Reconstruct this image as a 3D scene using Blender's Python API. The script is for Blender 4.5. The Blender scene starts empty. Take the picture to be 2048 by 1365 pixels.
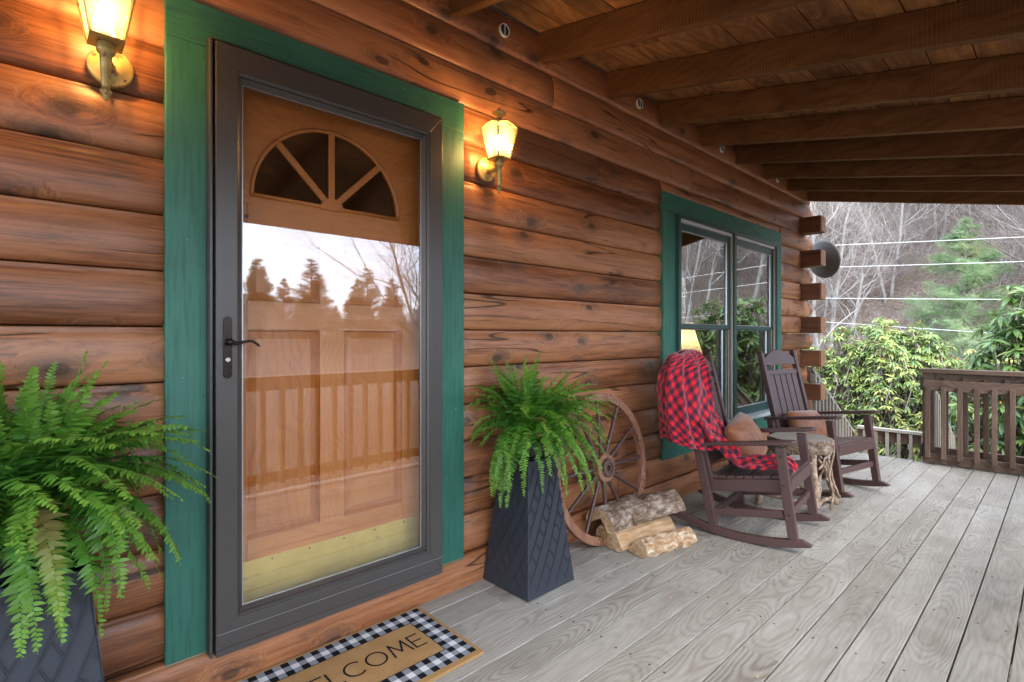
import bpy, math, random
from mathutils import Vector, Matrix, Euler, noise as mnoise
PI = math.pi
R = math.radians
S = bpy.context.scene
COL = S.collection

# ------------------------------------------------------------------ camera, world, sun, exposure
CAMX, CAMH, YAW = 1.95, 1.176, 46.889
cam_d = bpy.data.cameras.new('camera')
cam = bpy.data.objects.new('camera', cam_d); COL.objects.link(cam)
cam.location = (CAMX, 0, CAMH); cam.rotation_euler = (R(90), 0, R(YAW))
cam_d.sensor_width = 36; cam_d.lens = 36 * 1041 / 2048
cam_d.shift_y = -9.5 / 2048
cam_d.clip_start = 0.05; cam_d.clip_end = 600
S.camera = cam

SUN_EL, SUN_ROT = R(46), R(112)          # rotation from +Y towards +X
w = bpy.data.worlds.new('World'); S.world = w; w.use_nodes = True
nt = w.node_tree; nt.nodes.clear()
N = nt.nodes.new; L = nt.links.new
sky = N('ShaderNodeTexSky'); sky.sky_type = 'NISHITA'; sky.sun_disc = False
sky.sun_elevation = SUN_EL; sky.sun_rotation = SUN_ROT
tc = N('ShaderNodeTexCoord'); mp = N('ShaderNodeMapping'); mp.inputs['Scale'].default_value = (1, 1, 3.5)
L(tc.outputs['Generated'], mp.inputs[0])
cn = N('ShaderNodeTexNoise'); cn.inputs['Scale'].default_value = 2.2; cn.inputs['Detail'].default_value = 5; cn.inputs['Roughness'].default_value = .55
L(mp.outputs[0], cn.inputs[0])
cr = N('ShaderNodeValToRGB'); cr.color_ramp.elements[0].position = .32; cr.color_ramp.elements[1].position = .68
cr.color_ramp.elements[0].color = (4.6, 5.6, 7.4, 1); cr.color_ramp.elements[1].color = (9.2, 9.9, 11.0, 1)
L(cn.outputs[0], cr.inputs[0])
mx = N('ShaderNodeMixRGB'); mx.inputs[0].default_value = .82
L(sky.outputs[0], mx.inputs[1]); L(cr.outputs[0], mx.inputs[2])
bg = N('ShaderNodeBackground'); bg.inputs[1].default_value = .13
L(mx.outputs[0], bg.inputs[0]); wo = N('ShaderNodeOutputWorld'); L(bg.outputs[0], wo.inputs[0])

sd = bpy.data.lights.new('sun', 'SUN'); sd.energy = 1.0; sd.angle = R(28); sd.color = (1, .96, .9)
so = bpy.data.objects.new('sun', sd); COL.objects.link(so)
sdir = Vector((math.sin(SUN_ROT) * math.cos(SUN_EL), math.cos(SUN_ROT) * math.cos(SUN_EL), math.sin(SUN_EL)))
so.rotation_euler = sdir.to_track_quat('Z', 'Y').to_euler()

S.view_settings.view_transform = 'Standard'; S.view_settings.look = 'None'
S.view_settings.gamma = 1; S.view_settings.use_curve_mapping = False
S.view_settings.exposure = 2.6
S.render.engine = 'CYCLES'
cy = S.cycles
cy.max_bounces = 9; cy.diffuse_bounces = 5; cy.glossy_bounces = 4; cy.transmission_bounces = 6; cy.transparent_max_bounces = 12
cy.caustics_reflective = False; cy.caustics_refractive = False
cy.use_denoising = True
cy.sample_clamp_indirect = 6

# ------------------------------------------------------------------ mesh builder
class M:
    def __init__(s): s.v = []; s.f = []; s.uv = None
    def add(s, vs, fs):
        o = len(s.v); s.v += [tuple(a) for a in vs]; s.f += [tuple(i + o for i in q) for q in fs]; return s
    def box(s, x0, x1, y0, y1, z0, z1):
        v = [(x0, y0, z0), (x1, y0, z0), (x1, y1, z0), (x0, y1, z0), (x0, y0, z1), (x1, y0, z1), (x1, y1, z1), (x0, y1, z1)]
        return s.add(v, [(0, 3, 2, 1), (4, 5, 6, 7), (0, 1, 5, 4), (1, 2, 6, 5), (2, 3, 7, 6), (3, 0, 4, 7)])
    def hexa(s, v):      # eight corners in box order
        return s.add(v, [(0, 3, 2, 1), (4, 5, 6, 7), (0, 1, 5, 4), (1, 2, 6, 5), (2, 3, 7, 6), (3, 0, 4, 7)])
    def bar(s, a, b, w, h, up=(0, 0, 1)):
        a = Vector(a); b = Vector(b); t = (b - a).normalized(); sd = t.cross(Vector(up))
        if sd.length < 1e-4: sd = t.cross(Vector((1, 0, 0)))
        sd.normalize(); u = sd.cross(t).normalized()
        v = []
        for p in (a, b):
            pass
        c = [(-1, -1), (1, -1), (1, 1), (-1, 1)]
        vs = [a + sd * (w / 2 * i) + u * (h / 2 * j) for i, j in c] + [b + sd * (w / 2 * i) + u * (h / 2 * j) for i, j in c]
        return s.add(vs, [(0, 1, 2, 3), (4, 7, 6, 5), (0, 4, 5, 1), (1, 5, 6, 2), (2, 6, 7, 3), (3, 7, 4, 0)])
    def tube(s, pts, rad, n=8, cap=True):
        pts = [Vector(p) for p in pts]; m = len(pts)
        if not hasattr(rad, '__len__'): rad = [rad] * m
        ref = None; vs = []
        for i, p in enumerate(pts):
            t = (pts[min(i + 1, m - 1)] - pts[max(i - 1, 0)])
            if t.length < 1e-9: t = Vector((0, 0, 1))
            t.normalize()
            if ref is None: ref = t.orthogonal().normalized()
            ref = (ref - t * ref.dot(t))
            if ref.length < 1e-6: ref = t.orthogonal()
            ref.normalize(); b = t.cross(ref)
            for k in range(n):
                a = 2 * PI * k / n; vs.append(p + (ref * math.cos(a) + b * math.sin(a)) * rad[i])
        fs = []
        for i in range(m - 1):
            for k in range(n):
                k2 = (k + 1) % n; fs.append((i * n + k, i * n + k2, (i + 1) * n + k2, (i + 1) * n + k))
        if cap: fs.append(tuple(range(n - 1, -1, -1))); fs.append(tuple((m - 1) * n + k for k in range(n)))
        return s.add(vs, fs)
    def lathe(s, prof, n=24, o=(0, 0, 0), axis='Z', cap=True, sq=None):
        vs = []
        for r, h in prof:
            for k in range(n):
                a = 2 * PI * (k + .5) / n; x, y = r * math.cos(a), r * math.sin(a)
                if axis == 'Z': p = (x, y, h)
                elif axis == 'X': p = (h, x, y)
                else: p = (y, h, x)
                vs.append((p[0] + o[0], p[1] + o[1], p[2] + o[2]))
        fs = []
        for i in range(len(prof) - 1):
            for k in range(n):
                k2 = (k + 1) % n; fs.append((i * n + k, i * n + k2, (i + 1) * n + k2, (i + 1) * n + k))
        if cap: fs.append(tuple(range(n - 1, -1, -1))); fs.append(tuple((len(prof) - 1) * n + k for k in range(n)))
        return s.add(vs, fs)
    def prism(s, poly, a, b, axis='Y'):
        """poly: 2D points. axis Y: (x,z); axis X: (y,z); axis Z: (x,y)"""
        n = len(poly); vs = []
        for h in (a, b):
            for p, q in poly:
                vs.append((p, h, q) if axis == 'Y' else (h, p, q) if axis == 'X' else (p, q, h))
        fs = [tuple(range(n - 1, -1, -1)), tuple(range(n, 2 * n))]
        for k in range(n): k2 = (k + 1) % n; fs.append((k, k2, n + k2, n + k))
        return s.add(vs, fs)
    def mesh(s, name, mat=None, smooth=False, off=None):
        me = bpy.data.meshes.new(name)
        vs = s.v if off is None else [(a - off[0], b - off[1], c - off[2]) for a, b, c in s.v]
        me.from_pydata(vs, [], s.f)
        if s.uv:
            uvl = me.uv_layers.new(name='UVMap')
            for lp in me.loops: uvl.data[lp.index].uv = s.uv[lp.vertex_index]
        if mat: me.materials.append(mat)
        if smooth: me.polygons.foreach_set('use_smooth', [True] * len(me.polygons))
        me.update(); return me
    def build(s, name, mat, parent=None, smooth=False, bevel=0, world=True, fixn=True, auto=None):
        off = parent_off(parent) if (parent and world) else None
        me = s.mesh(name, mat, smooth, off)
        if fixn:
            import bmesh
            bm = bmesh.new(); bm.from_mesh(me); bmesh.ops.recalc_face_normals(bm, faces=bm.faces); bm.to_mesh(me); bm.free()
        o = bpy.data.objects.new(name, me); COL.objects.link(o)
        if parent: o.parent = parent
        if bevel:
            b = o.modifiers.new('bevel', 'BEVEL'); b.width = bevel; b.segments = 2; b.limit_method = 'ANGLE'; b.angle_limit = R(40)
            b.harden_normals = False
        return o
def parent_off(p):
    l = Vector((0, 0, 0))
    while p: l += p.location; p = p.parent
    return l
def tag(o, label=None, cat=None, group=None, kind=None):
    if label: o['label'] = label
    if cat: o['category'] = cat
    if group: o['group'] = group
    if kind: o['kind'] = kind
    return o
def empty(name, loc=(0, 0, 0), rz=0, label=None, cat=None, group=None, kind=None):
    o = bpy.data.objects.new(name, None); COL.objects.link(o); o.location = loc; o.rotation_euler = (0, 0, rz)
    o.empty_display_size = .1
    return tag(o, label, cat, group, kind)
def inst(name, me, parent=None, loc=(0, 0, 0), rot=None, scale=None, mw=None):
    o = bpy.data.objects.new(name, me); COL.objects.link(o)
    if parent: o.parent = parent
    if mw is not None: o.matrix_basis = mw
    else:
        o.location = loc
        if rot: o.rotation_euler = rot
        if scale: o.scale = scale if hasattr(scale, '__len__') else (scale,) * 3
    return o
def copy_tree(o, parent=None):
    c = o.copy(); COL.objects.link(c); c.parent = parent
    for ch in list(o.children): copy_tree(ch, c)
    return c

# ------------------------------------------------------------------ materials
class G:
    """tiny node-graph helper"""
    def __init__(s, name):
        s.m = bpy.data.materials.new(name); s.m.use_nodes = True; s.t = s.m.node_tree
        s.t.nodes.clear(); s.out = s.n('ShaderNodeOutputMaterial')
    def n(s, ty, **kw):
        x = s.t.nodes.new(ty)
        for k, v in kw.items(): setattr(x, k, v)
        return x
    def l(s, a, b): s.t.links.new(a, b)
    def setin(s, node, i, v):
        if isinstance(v, bpy.types.NodeSocket): s.l(v, node.inputs[i])
        else: node.inputs[i].default_value = v
    def math(s, op, a, b=None, c=None, clamp=False):
        x = s.n('ShaderNodeMath', operation=op); x.use_clamp = clamp; s.setin(x, 0, a)
        if b is not None: s.setin(x, 1, b)
        if c is not None: s.setin(x, 2, c)
        return x.outputs[0]
    def vmath(s, op, a, b=None, sc=None):
        x = s.n('ShaderNodeVectorMath', operation=op); s.setin(x, 0, a)
        if b is not None: s.setin(x, 1, b)
        if sc is not None: s.setin(x, 3, sc)
        return x.outputs[0]
    def mix(s, f, a, b, blend='MIX'):
        x = s.n('ShaderNodeMixRGB', blend_type=blend); s.setin(x, 0, f)
        for i, q in ((1, a), (2, b)):
            if isinstance(q, tuple) and len(q) == 3: q = q + (1,)
            s.setin(x, i, q)
        return x.outputs[0]
    def noise(s, vec, scale, detail=3, rough=.5, dist=0, dim='3D'):
        x = s.n('ShaderNodeTexNoise', noise_dimensions=dim); s.l(vec, x.inputs['Vector'])
        x.inputs['Scale'].default_value = scale; x.inputs['Detail'].default_value = detail
        x.inputs['Roughness'].default_value = rough; x.inputs['Distortion'].default_value = dist
        return x.outputs
    def vor(s, vec, scale, rnd=1, feat='F1'):
        x = s.n('ShaderNodeTexVoronoi', feature=feat); s.l(vec, x.inputs['Vector']); x.inputs['Scale'].default_value = scale
        x.inputs['Randomness'].default_value = rnd; return x.outputs
    def ramp(s, f, stops):
        x = s.n('ShaderNodeValToRGB'); s.l(f, x.inputs[0]); e = x.color_ramp.elements
        while len(e) < len(stops): e.new(.5)
        for i, (p, c) in enumerate(stops):
            e[i].position = p
            e[i].color = (c, c, c, 1) if not hasattr(c, '__len__') else tuple(c) + (1,)
        return x.outputs[0]
    def obj(s, scale=(1, 1, 1), rand=0, rot=(0, 0, 0)):
        t = s.n('ShaderNodeTexCoord').outputs['Object']
        if rand:
            r = s.n('ShaderNodeObjectInfo').outputs['Random']
            cx = s.n('ShaderNodeCombineXYZ')
            s.l(s.math('MULTIPLY', r, 13.7 * rand), cx.inputs[0]); s.l(s.math('MULTIPLY', r, 91.3 * rand), cx.inputs[1]); s.l(s.math('MULTIPLY', r, 37.1 * rand), cx.inputs[2])
            t = s.vmath('ADD', t, cx.outputs[0])
        m = s.n('ShaderNodeMapping'); m.inputs['Scale'].default_value = scale; m.inputs['Rotation'].default_value = rot
        s.l(t, m.inputs[0]); return m.outputs[0]
    def rnd(s): return s.n('ShaderNodeObjectInfo').outputs['Random']
    def bsdf(s, color, rough=.6, bump=None, bstr=.3, bdist=.002, spec=.5, metal=0, **kw):
        b = s.n('ShaderNodeBsdfPrincipled')
        if isinstance(color, tuple) and len(color) == 3: color = color + (1,)
        s.setin(b, 'Base Color', color); s.setin(b, 'Roughness', rough); s.setin(b, 'Metallic', metal)
        s.setin(b, 'Specular IOR Level', spec)
        for k, v in kw.items(): s.setin(b, k.replace('_', ' '), v)
        if bump is not None:
            bp = s.n('ShaderNodeBump'); bp.inputs['Strength'].default_value = bstr; bp.inputs['Distance'].default_value = bdist
            s.l(bump, bp.inputs['Height']); s.l(bp.outputs[0], b.inputs['Normal'])
        s.l(b.outputs[0], s.out.inputs[0]); s.b = b
        return s.m

def axis_scale(axis, along, across):
    return {'X': (along, across, across), 'Y': (across, along, across), 'Z': (across, across, along)}[axis]

def stained_log(name, axis='Y', base=((.125, .044, .017), (.285, .108, .044), (.41, .178, .080)), knots=True, rough=.38, rand=1, dark=1.0):
    g = G(name)
    v = g.obj((1, 1, 1), rand)
    vg = g.vmath('MULTIPLY', v, axis_scale(axis, .07, 1))
    sxyz = g.n('ShaderNodeSeparateXYZ'); g.l(v, sxyz.inputs[0]); cxy = g.n('ShaderNodeCombineXYZ')
    wobn = g.noise(v, 9, 2)[0]
    g.l(g.math('ADD', g.math('MULTIPLY', sxyz.outputs[{'X': 0, 'Y': 1}[axis]], .55), g.math('MULTIPLY', wobn, .03)), cxy.inputs[0]); g.l(g.math('ADD', sxyz.outputs[2], g.math('MULTIPLY', wobn, .03)), cxy.inputs[1])
    # knots (in the plane of the log face)
    vo_ = g.n('ShaderNodeTexVoronoi', voronoi_dimensions='2D'); g.l(cxy.outputs[0], vo_.inputs['Vector']); vo_.inputs['Scale'].default_value = 6.0; vo = vo_.outputs
    sep = g.n('ShaderNodeSeparateColor'); g.l(vo['Color'], sep.inputs[0])
    kn = g.ramp(vo['Distance'], [(0, 1), (.095, 1), (.118, .0)])
    halo = g.ramp(vo['Distance'], [(.05, 1), (.40, 0)])
    sel2 = g.math('GREATER_THAN', sep.outputs[0], .55)
    kn = g.math('MULTIPLY', kn, sel2); halo = g.math('MULTIPLY', halo, sel2)
    # grain bending round the knots
    warp = g.n('ShaderNodeCombineXYZ'); hw = g.math('MULTIPLY', halo, .10)
    for i in range(3): g.l(hw, warp.inputs[i])
    vg2 = g.vmath('ADD', vg, warp.outputs[0])
    fine = g.noise(g.vmath('MULTIPLY', vg2, axis_scale(axis, .5, 1)), 110, 4, .7)[0]
    mid = g.noise(vg2, 30, 5, .65, .5)[0]
    broad = g.noise(g.vmath('MULTIPLY', v, axis_scale(axis, .5, 2.2)), 2.6, 3, .55)[0]
    mixv = g.math('ADD', g.math('MULTIPLY', fine, .42), g.math('ADD', g.math('MULTIPLY', mid, .46), g.math('MULTIPLY', broad, .42)))
    r = g.math('ADD', mixv, g.math('MULTIPLY', g.math('SUBTRACT', g.rnd(), .5), .22))
    col = g.ramp(r, [(.50, base[0]), (.645, base[1]), (.80, base[2])])
    # grey, weathered smudges of mildew around knots and here and there
    sm = g.noise(g.vmath('MULTIPLY', v, axis_scale(axis, .40, 1.5)), 8, 7, .78, .8)[0]
    smm = g.ramp(sm, [(.55, 0), (.66, .55)])
    smm = g.math('MAXIMUM', smm, g.math('MULTIPLY', halo, g.ramp(sm, [(.44, .05), (.54, .95)])))
    col = g.mix(smm, col, (.085, .055, .042))
    if knots:
        ring = g.math('SINE', g.math('MULTIPLY', vo['Distance'], 150))
        kc = g.mix(g.math('MULTIPLY', g.math('ADD', ring, 1), .3), (.06, .032, .02), (.13, .065, .035))
        col = g.mix(g.math('MULTIPLY', kn, .85), col, kc)
    # drying cracks along the grain
    ck = g.noise(g.vmath('MULTIPLY', v, axis_scale(axis, .10, 1.6)), 4.0, 2.5, .5, 0)[0]
    cl = g.math('ABSOLUTE', g.math('SUBTRACT', ck, .5))
    ckm = g.ramp(cl, [(0, 1), (.0045, .8), (.006, 0)])
    gate = g.ramp(g.noise(g.vmath('MULTIPLY', v, axis_scale(axis, .8, .8)), 1.6, 1, .5)[0], [(.50, 0), (.54, 1)])
    # secondary thin dark grain lines
    gl_ = g.noise(g.vmath('MULTIPLY', vg2, axis_scale(axis, .6, 1)), 48, 3, .7)[0]
    col = g.mix(g.ramp(gl_, [(.60, 0), (.66, .45)]), col, tuple(c * .45 for c in base[0]))
    ckm = g.math('MULTIPLY', ckm, gate)
    col = g.mix(g.math('MULTIPLY', ckm, .85), col, (.02, .009, .004))
    # insect specks and paint flecks
    sp = g.vor(g.vmath('MULTIPLY', v, (1, 1, 1)), 38, 1)
    spm = g.math('MULTIPLY', g.ramp(sp['Distance'], [(.03, 1), (.06, 0)]), g.ramp(g.noise(v, 2.1, 1)[0], [(.58, 0), (.64, 1)]))
    col = g.mix(g.math('MULTIPLY', spm, .5), col, (.5, .36, .24))
    h = g.math('ADD', g.math('MULTIPLY', fine, .5), g.math('MULTIPLY', ckm, -3))
    rr = g.math('ADD', g.math('MULTIPLY', mid, .25), rough - .1)
    return g.bsdf(col, rr, h, .35, .0016, .42)

def plank_wood(name, c0, c1, c2, axis='Y', rough=.6, rings=85, rand=1, bstr=.3, stain=.25, spec=.35, green=0, ringamt=.6, sawn=0, pitch=None):
    """cathedral grain from a tilted, wandering trunk axis"""
    g = G(name); v = g.obj((1, 1, 1), rand)
    sx = g.n('ShaderNodeSeparateXYZ'); g.l(v, sx.inputs[0])
    al = {'X': 0, 'Y': 1, 'Z': 2}[axis]; ac = [i for i in range(3) if i != al]
    slow = g.noise(g.vmath('MULTIPLY', v, axis_scale(axis, 1, .6)), .9, 3, .6, .4)
    sep = g.n('ShaderNodeSeparateColor'); g.l(slow['Color'], sep.inputs[0])
    fr = g.math('SUBTRACT', g.math('FRACT', g.math('MULTIPLY', g.rnd(), 57.3)), .5)
    # local in-plane coordinate measured around a wandering pith
    t = g.n('ShaderNodeTexCoord').outputs['Object']; st = g.n('ShaderNodeSeparateXYZ'); g.l(t, st.inputs[0])
    a = g.math('ADD', g.math('MULTIPLY', g.math('SUBTRACT', sep.outputs[0], .5), .55), g.math('PINGPONG', sx.outputs[ac[0]], .16))
    b = g.math('ADD', g.math('MULTIPLY', g.math('SUBTRACT', sep.outputs[1], .5), .8), g.math('PINGPONG', sx.outputs[ac[1]], .13))
    if pitch:
        fx = g.math('MULTIPLY', g.math('SUBTRACT', g.math('FRACT', g.math('DIVIDE', g.math('SUBTRACT', st.outputs[0], pitch[0]), pitch[1])), .5), pitch[1])
        slow2 = g.noise(g.vmath('MULTIPLY', v, axis_scale(axis, 1, .3)), .75, 1.5, .5)
        s2 = g.n('ShaderNodeSeparateColor'); g.l(slow2['Color'], s2.inputs[0])
        loc = g.noise(g.vmath('MULTIPLY', v, axis_scale(axis, .8, 1.2)), 2.6, 2, .5)[0]
        a = g.math('ADD', g.math('ADD', fx, g.math('MULTIPLY', fr, .10)), g.math('MULTIPLY', g.math('SUBTRACT', loc, .5), .03))
        b = g.math('ADD', g.math('MULTIPLY', g.math('SUBTRACT', s2.outputs[1], .5), .30), g.math('ADD', g.math('MULTIPLY', g.math('SUBTRACT', loc, .5), .07), .095))
    r = g.math('SQRT', g.math('ADD', g.math('POWER', a, 2), g.math('POWER', b, 2)))
    fn = g.noise(g.vmath('MULTIPLY', v, axis_scale(axis, .05, 1)), 120, 3, .6)[0]
    md = g.noise(g.vmath('MULTIPLY', v, axis_scale(axis, .25, 1)), 9, 4, .6)[0]
    ph = g.math('ADD', g.math('MULTIPLY', r, rings * 6.28), g.math('MULTIPLY', md, 2.6 if pitch else 4.0))
    rg = g.math('MULTIPLY', g.math('ADD', g.math('SINE', ph), 1), .5)
    rg = g.math('POWER', rg, 1.8)
    rstr = g.math('ADD', g.math('MULTIPLY', g.math('FRACT', g.math('MULTIPLY', g.rnd(), 23.7)), .9), .45)
    mixv = g.math('ADD', g.math('MULTIPLY', g.math('MULTIPLY', rg, rstr), -.42 * ringamt), g.math('ADD', g.math('MULTIPLY', fn, .40), g.math('MULTIPLY', md, .45)))
    mixv = g.math('ADD', mixv, g.math('MULTIPLY', fr, .16))
    col = g.ramp(mixv, [(.05, c0), (.33, c1), (.62, c2)])
    if stain:
        sn = g.noise(v, 2.3, 5, .65)[0]
        col = g.mix(g.math('MULTIPLY', g.ramp(sn, [(.5, 0), (.72, 1)]), stain), col, c0)
    if green:
        sn = g.noise(v, 1.4, 4, .6)[0]
        col = g.mix(g.math('MULTIPLY', g.ramp(sn, [(.48, 0), (.7, 1)]), green), col, (.17, .18, .10))
    h = g.math('ADD', g.math('MULTIPLY', fn, .5), g.math('MULTIPLY', rg, -.6))
    if sawn:
        sw = g.math('SINE', g.math('ADD', g.math('MULTIPLY', sx.outputs[al], 420), g.math('MULTIPLY', md, 6)))
        swm = g.ramp(g.noise(v, 5, 3)[0], [(.4, 0), (.65, 1)])
        col = g.mix(g.math('MULTIPLY', g.math('MULTIPLY', g.math('GREATER_THAN', sw, .6), swm), sawn), col, c2)
        h = g.math('ADD', h, g.math('MULTIPLY', sw, .3))
    return g.bsdf(col, rough, h, bstr, .0015, spec)

def paint(name, col, col2=None, rough=.5, grain='Z', bstr=.25, spec=.4):
    g = G(name); v = g.obj((1, 1, 1), 1)
    col2 = col2 or tuple(c * .75 for c in col)
    n1 = g.noise(v, 3, 4, .6)[0]; gr = g.noise(g.vmath('MULTIPLY', v, axis_scale(grain, .06, 1)), 90, 3, .55)[0]
    c = g.mix(g.ramp(n1, [(.35, 0), (.7, 1)]), col, col2)
    c = g.mix(g.ramp(gr, [(.48, 0), (.66, .55)]), c, tuple(x * .5 for x in col))
    kd = g.vor(g.vmath('MULTIPLY', v, axis_scale(grain, .6, 1)), 3.1, 1)['Distance']
    c = g.mix(g.math('MULTIPLY', g.ramp(kd, [(.03, 1), (.055, 0)]), .55), c, tuple(x * .35 for x in col))
    fl = g.vor(v, 26, 1); fm = g.math('MULTIPLY', g.ramp(fl['Distance'], [(.045, 1), (.07, 0)]), g.ramp(g.noise(v, 5, 3)[0], [(.5, 0), (.56, 1)]))
    c = g.mix(g.math('MULTIPLY', fm, .6), c, (.50, .60, .50))
    return g.bsdf(c, g.math('ADD', g.math('MULTIPLY', gr, .2), rough - .1), gr, bstr, .0015, spec)

def plain(name, col, rough=.5, metal=0, var=.15, scale=12, bstr=0.1, spec=.5, rand=1, **kw):
    g = G(name); v = g.obj((1, 1, 1), rand); n1 = g.noise(v, scale, 5, .6)[0]
    c = g.mix(n1, tuple(x * (1 - var) for x in col), tuple(min(1, x * (1 + var)) for x in col))
    return g.bsdf(c, g.math('ADD', g.math('MULTIPLY', n1, .14), rough - .07), g.noise(v, scale * 12, 2)[0], bstr, .0006, spec, metal, **kw)

MT = {}
MT['log'] = stained_log('stained_log_wood')
MT['logx'] = stained_log('stained_log_end_wood', 'X', base=((.10, .034, .012), (.17, .06, .022), (.23, .095, .038)), rough=.45)
def endgrain():
    g = G('log_end_grain'); v = g.obj(); sp = g.n('ShaderNodeSeparateXYZ'); g.l(v, sp.inputs[0])
    zf = g.math('SUBTRACT', g.math('FRACT', g.math('DIVIDE', g.math('SUBTRACT', sp.outputs[2], 1.207 - 7 * .1785), .1785)), .5)
    a = g.math('MULTIPLY', zf, .1785); b = g.math('SUBTRACT', sp.outputs[1], 6.21); nn = g.noise(v, 16, 3)[0]
    r = g.math('ADD', g.math('SQRT', g.math('ADD', g.math('POWER', a, 2), g.math('POWER', b, 2))), g.math('MULTIPLY', nn, .02))
    rg = g.math('SINE', g.math('MULTIPLY', r, 900)); c = g.mix(g.ramp(rg, [(.3, 0), (1, 1)]), (.34, .17, .075), (.20, .09, .038))
    c = g.mix(g.ramp(g.noise(v, 40, 4, .7)[0], [(.5, 0), (.6, .6)]), c, (.10, .045, .02))
    return g.bsdf(c, .65, rg, .3, .001, .3)
MT['endgrain'] = endgrain()
MT['deck'] = plank_wood('weathered_deck_wood', (.13, .112, .09), (.275, .257, .228), (.41, .393, .36), 'Y', .6, 120, 1, .35, .4, .28, .14, .34, 0, (.1, .1425))
MT['joist'] = plank_wood('rough_sawn_joist_wood', (.050, .022, .0075), (.120, .055, .019), (.215, .105, .040), 'X', .7, 24, 1, .5, .5, .2, 0, .22, .45)
MT['roofboard'] = plank_wood('roof_board_wood', (.065, .034, .015), (.20, .10, .045), (.48, .235, .080), 'Y', .7, 20, 1, .4, .7, .2, 0, .3, .2)
MT['rail'] = plank_wood('weathered_brown_rail_wood', (.065, .038, .026), (.135, .085, .06), (.21, .145, .11), 'Z', .65, 40, 1, .4, .3, .25, 0, .3)
MT['railx'] = plank_wood('weathered_brown_rail_wood_long', (.065, .038, .026), (.14, .088, .06), (.22, .15, .112), 'X', .65, 40, 1, .4, .3, .25, 0, .3)
MT['raily'] = plank_wood('weathered_brown_rail_wood_side', (.065, .038, .026), (.14, .088, .06), (.22, .15, .112), 'Y', .65, 40, 1, .4, .3, .25, 0, .3)
MT['greyrail'] = plank_wood('silvered_rail_wood', (.14, .12, .095), (.26, .235, .195), (.36, .33, .29), 'Z', .7, 60, 1, .4, .3, .2, .2)
MT['door'] = plank_wood('amber_door_wood', (.36, .115, .022), (.50, .175, .040), (.60, .235, .062), 'Z', .38, 45, 1, .12, .1, .5, 0, .2)
MT['doorx'] = plank_wood('amber_door_wood_rail', (.36, .115, .022), (.50, .175, .040), (.60, .235, .062), 'Y', .38, 45, 1, .12, .1, .5, 0, .2)
MT['green'] = paint('green_trim_paint', (.036, .160, .110), (.026, .118, .083))
MT['greeny'] = paint('green_trim_paint_across', (.036, .160, .110), (.026, .118, .083), grain='Y')
MT['sash'] = plain('dark_green_sash', (.022, .062, .058), .38)
MT['storm'] = plain('bronze_storm_door_metal', (.062, .055, .05), .36, var=.06, spec=.5)
MT['stormdark'] = plain('dark_bronze_metal', (.03, .025, .022), .35, var=.06)
MT['alum'] = plain('dull_aluminium_trim', (.42, .43, .43), .35, .6)
MT['tan'] = plain('tan_window_track', (.40, .36, .29), .5)
MT['white'] = plain('white_paint', (.72, .72, .70), .5)
MT['vinyl'] = plain('pale_sill_vinyl', (.5, .52, .52), .45)
MT['black'] = plain('black_metal', (.012, .012, .013), .45)
MT['bronze'] = plain('dark_bronze_handle', (.025, .017, .014), .28, .7)
MT['steel'] = plain('steel', (.5, .5, .5), .3, 1)
MT['poly'] = plain('brown_poly_lumber', (.078, .040, .036), .44, var=.12, scale=30, bstr=.35, spec=.45)
MT['dark'] = plain('dark_opening', (.012, .009, .007), .8)
MT['pot'] = plain('black_plastic_pot', (.012, .013, .015), .4)
MT['soil'] = plain('potting_soil', (.03, .02, .014), .95, bstr=.6, scale=40)
MT['dish'] = plain('grey_dish_metal', (.075, .078, .075), .5)
MT['wire'] = plain('pale_wire', (.62, .61, .59), .5)
MT['skyblock'] = plain('roof_sky_block', (.05, .05, .05), .9)
MT['wheelwood'] = plank_wood('wheel_rim_wood', (.13, .055, .03), (.24, .11, .065), (.33, .165, .105), 'Z', .5, 50, 1, .2, .2, .4)
MT['spoke'] = plain('dark_brown_spoke_wood', (.07, .036, .028), .45, scale=25, bstr=.3)
MT['iron'] = plain('rusty_brown_iron', (.10, .055, .042), .6, .1, var=.3, scale=20)
MT['brassnail'] = plain('brass_nail', (.75, .60, .28), .3, .8)
MT['bulbwood'] = plain('split_log_face_wood', (.46, .30, .165), .75, var=.25, scale=9, bstr=.5)

def brass_kick():
    g = G('tarnished_brass'); v = g.obj((1, 1, 1))
    n = g.noise(v, 14, 5, .6)[0]; c = g.mix(n, (.62, .44, .10), (.86, .66, .20))
    vo = g.vor(g.vmath('MULTIPLY', v, (1, .5, 1.2)), 13, 1); sp = g.noise(v, 9, 3)[0]
    bl = g.math('MULTIPLY', g.ramp(g.math('ADD', vo['Distance'], g.math('MULTIPLY', sp, .3)), [(.22, 1), (.30, 0)]), .7)
    c = g.mix(bl, c, (.30, .27, .20))
    return g.bsdf(c, g.math('ADD', g.math('MULTIPLY', n, .3), .28), n, .1, .001, .5, .55)
MT['kick'] = brass_kick()

def lampbrass():
    g = G('worn_lacquered_brass'); v = g.obj((1, 1, 1)); n = g.noise(v, 32, 5, .65)[0]
    m = g.ramp(n, [(.56, 0), (.64, 1)])
    c = g.mix(m, (.50, .37, .13), (.24, .11, .07))
    return g.bsdf(c, .38, n, .15, .001, .5, .4)
MT['brass'] = lampbrass()

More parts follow.
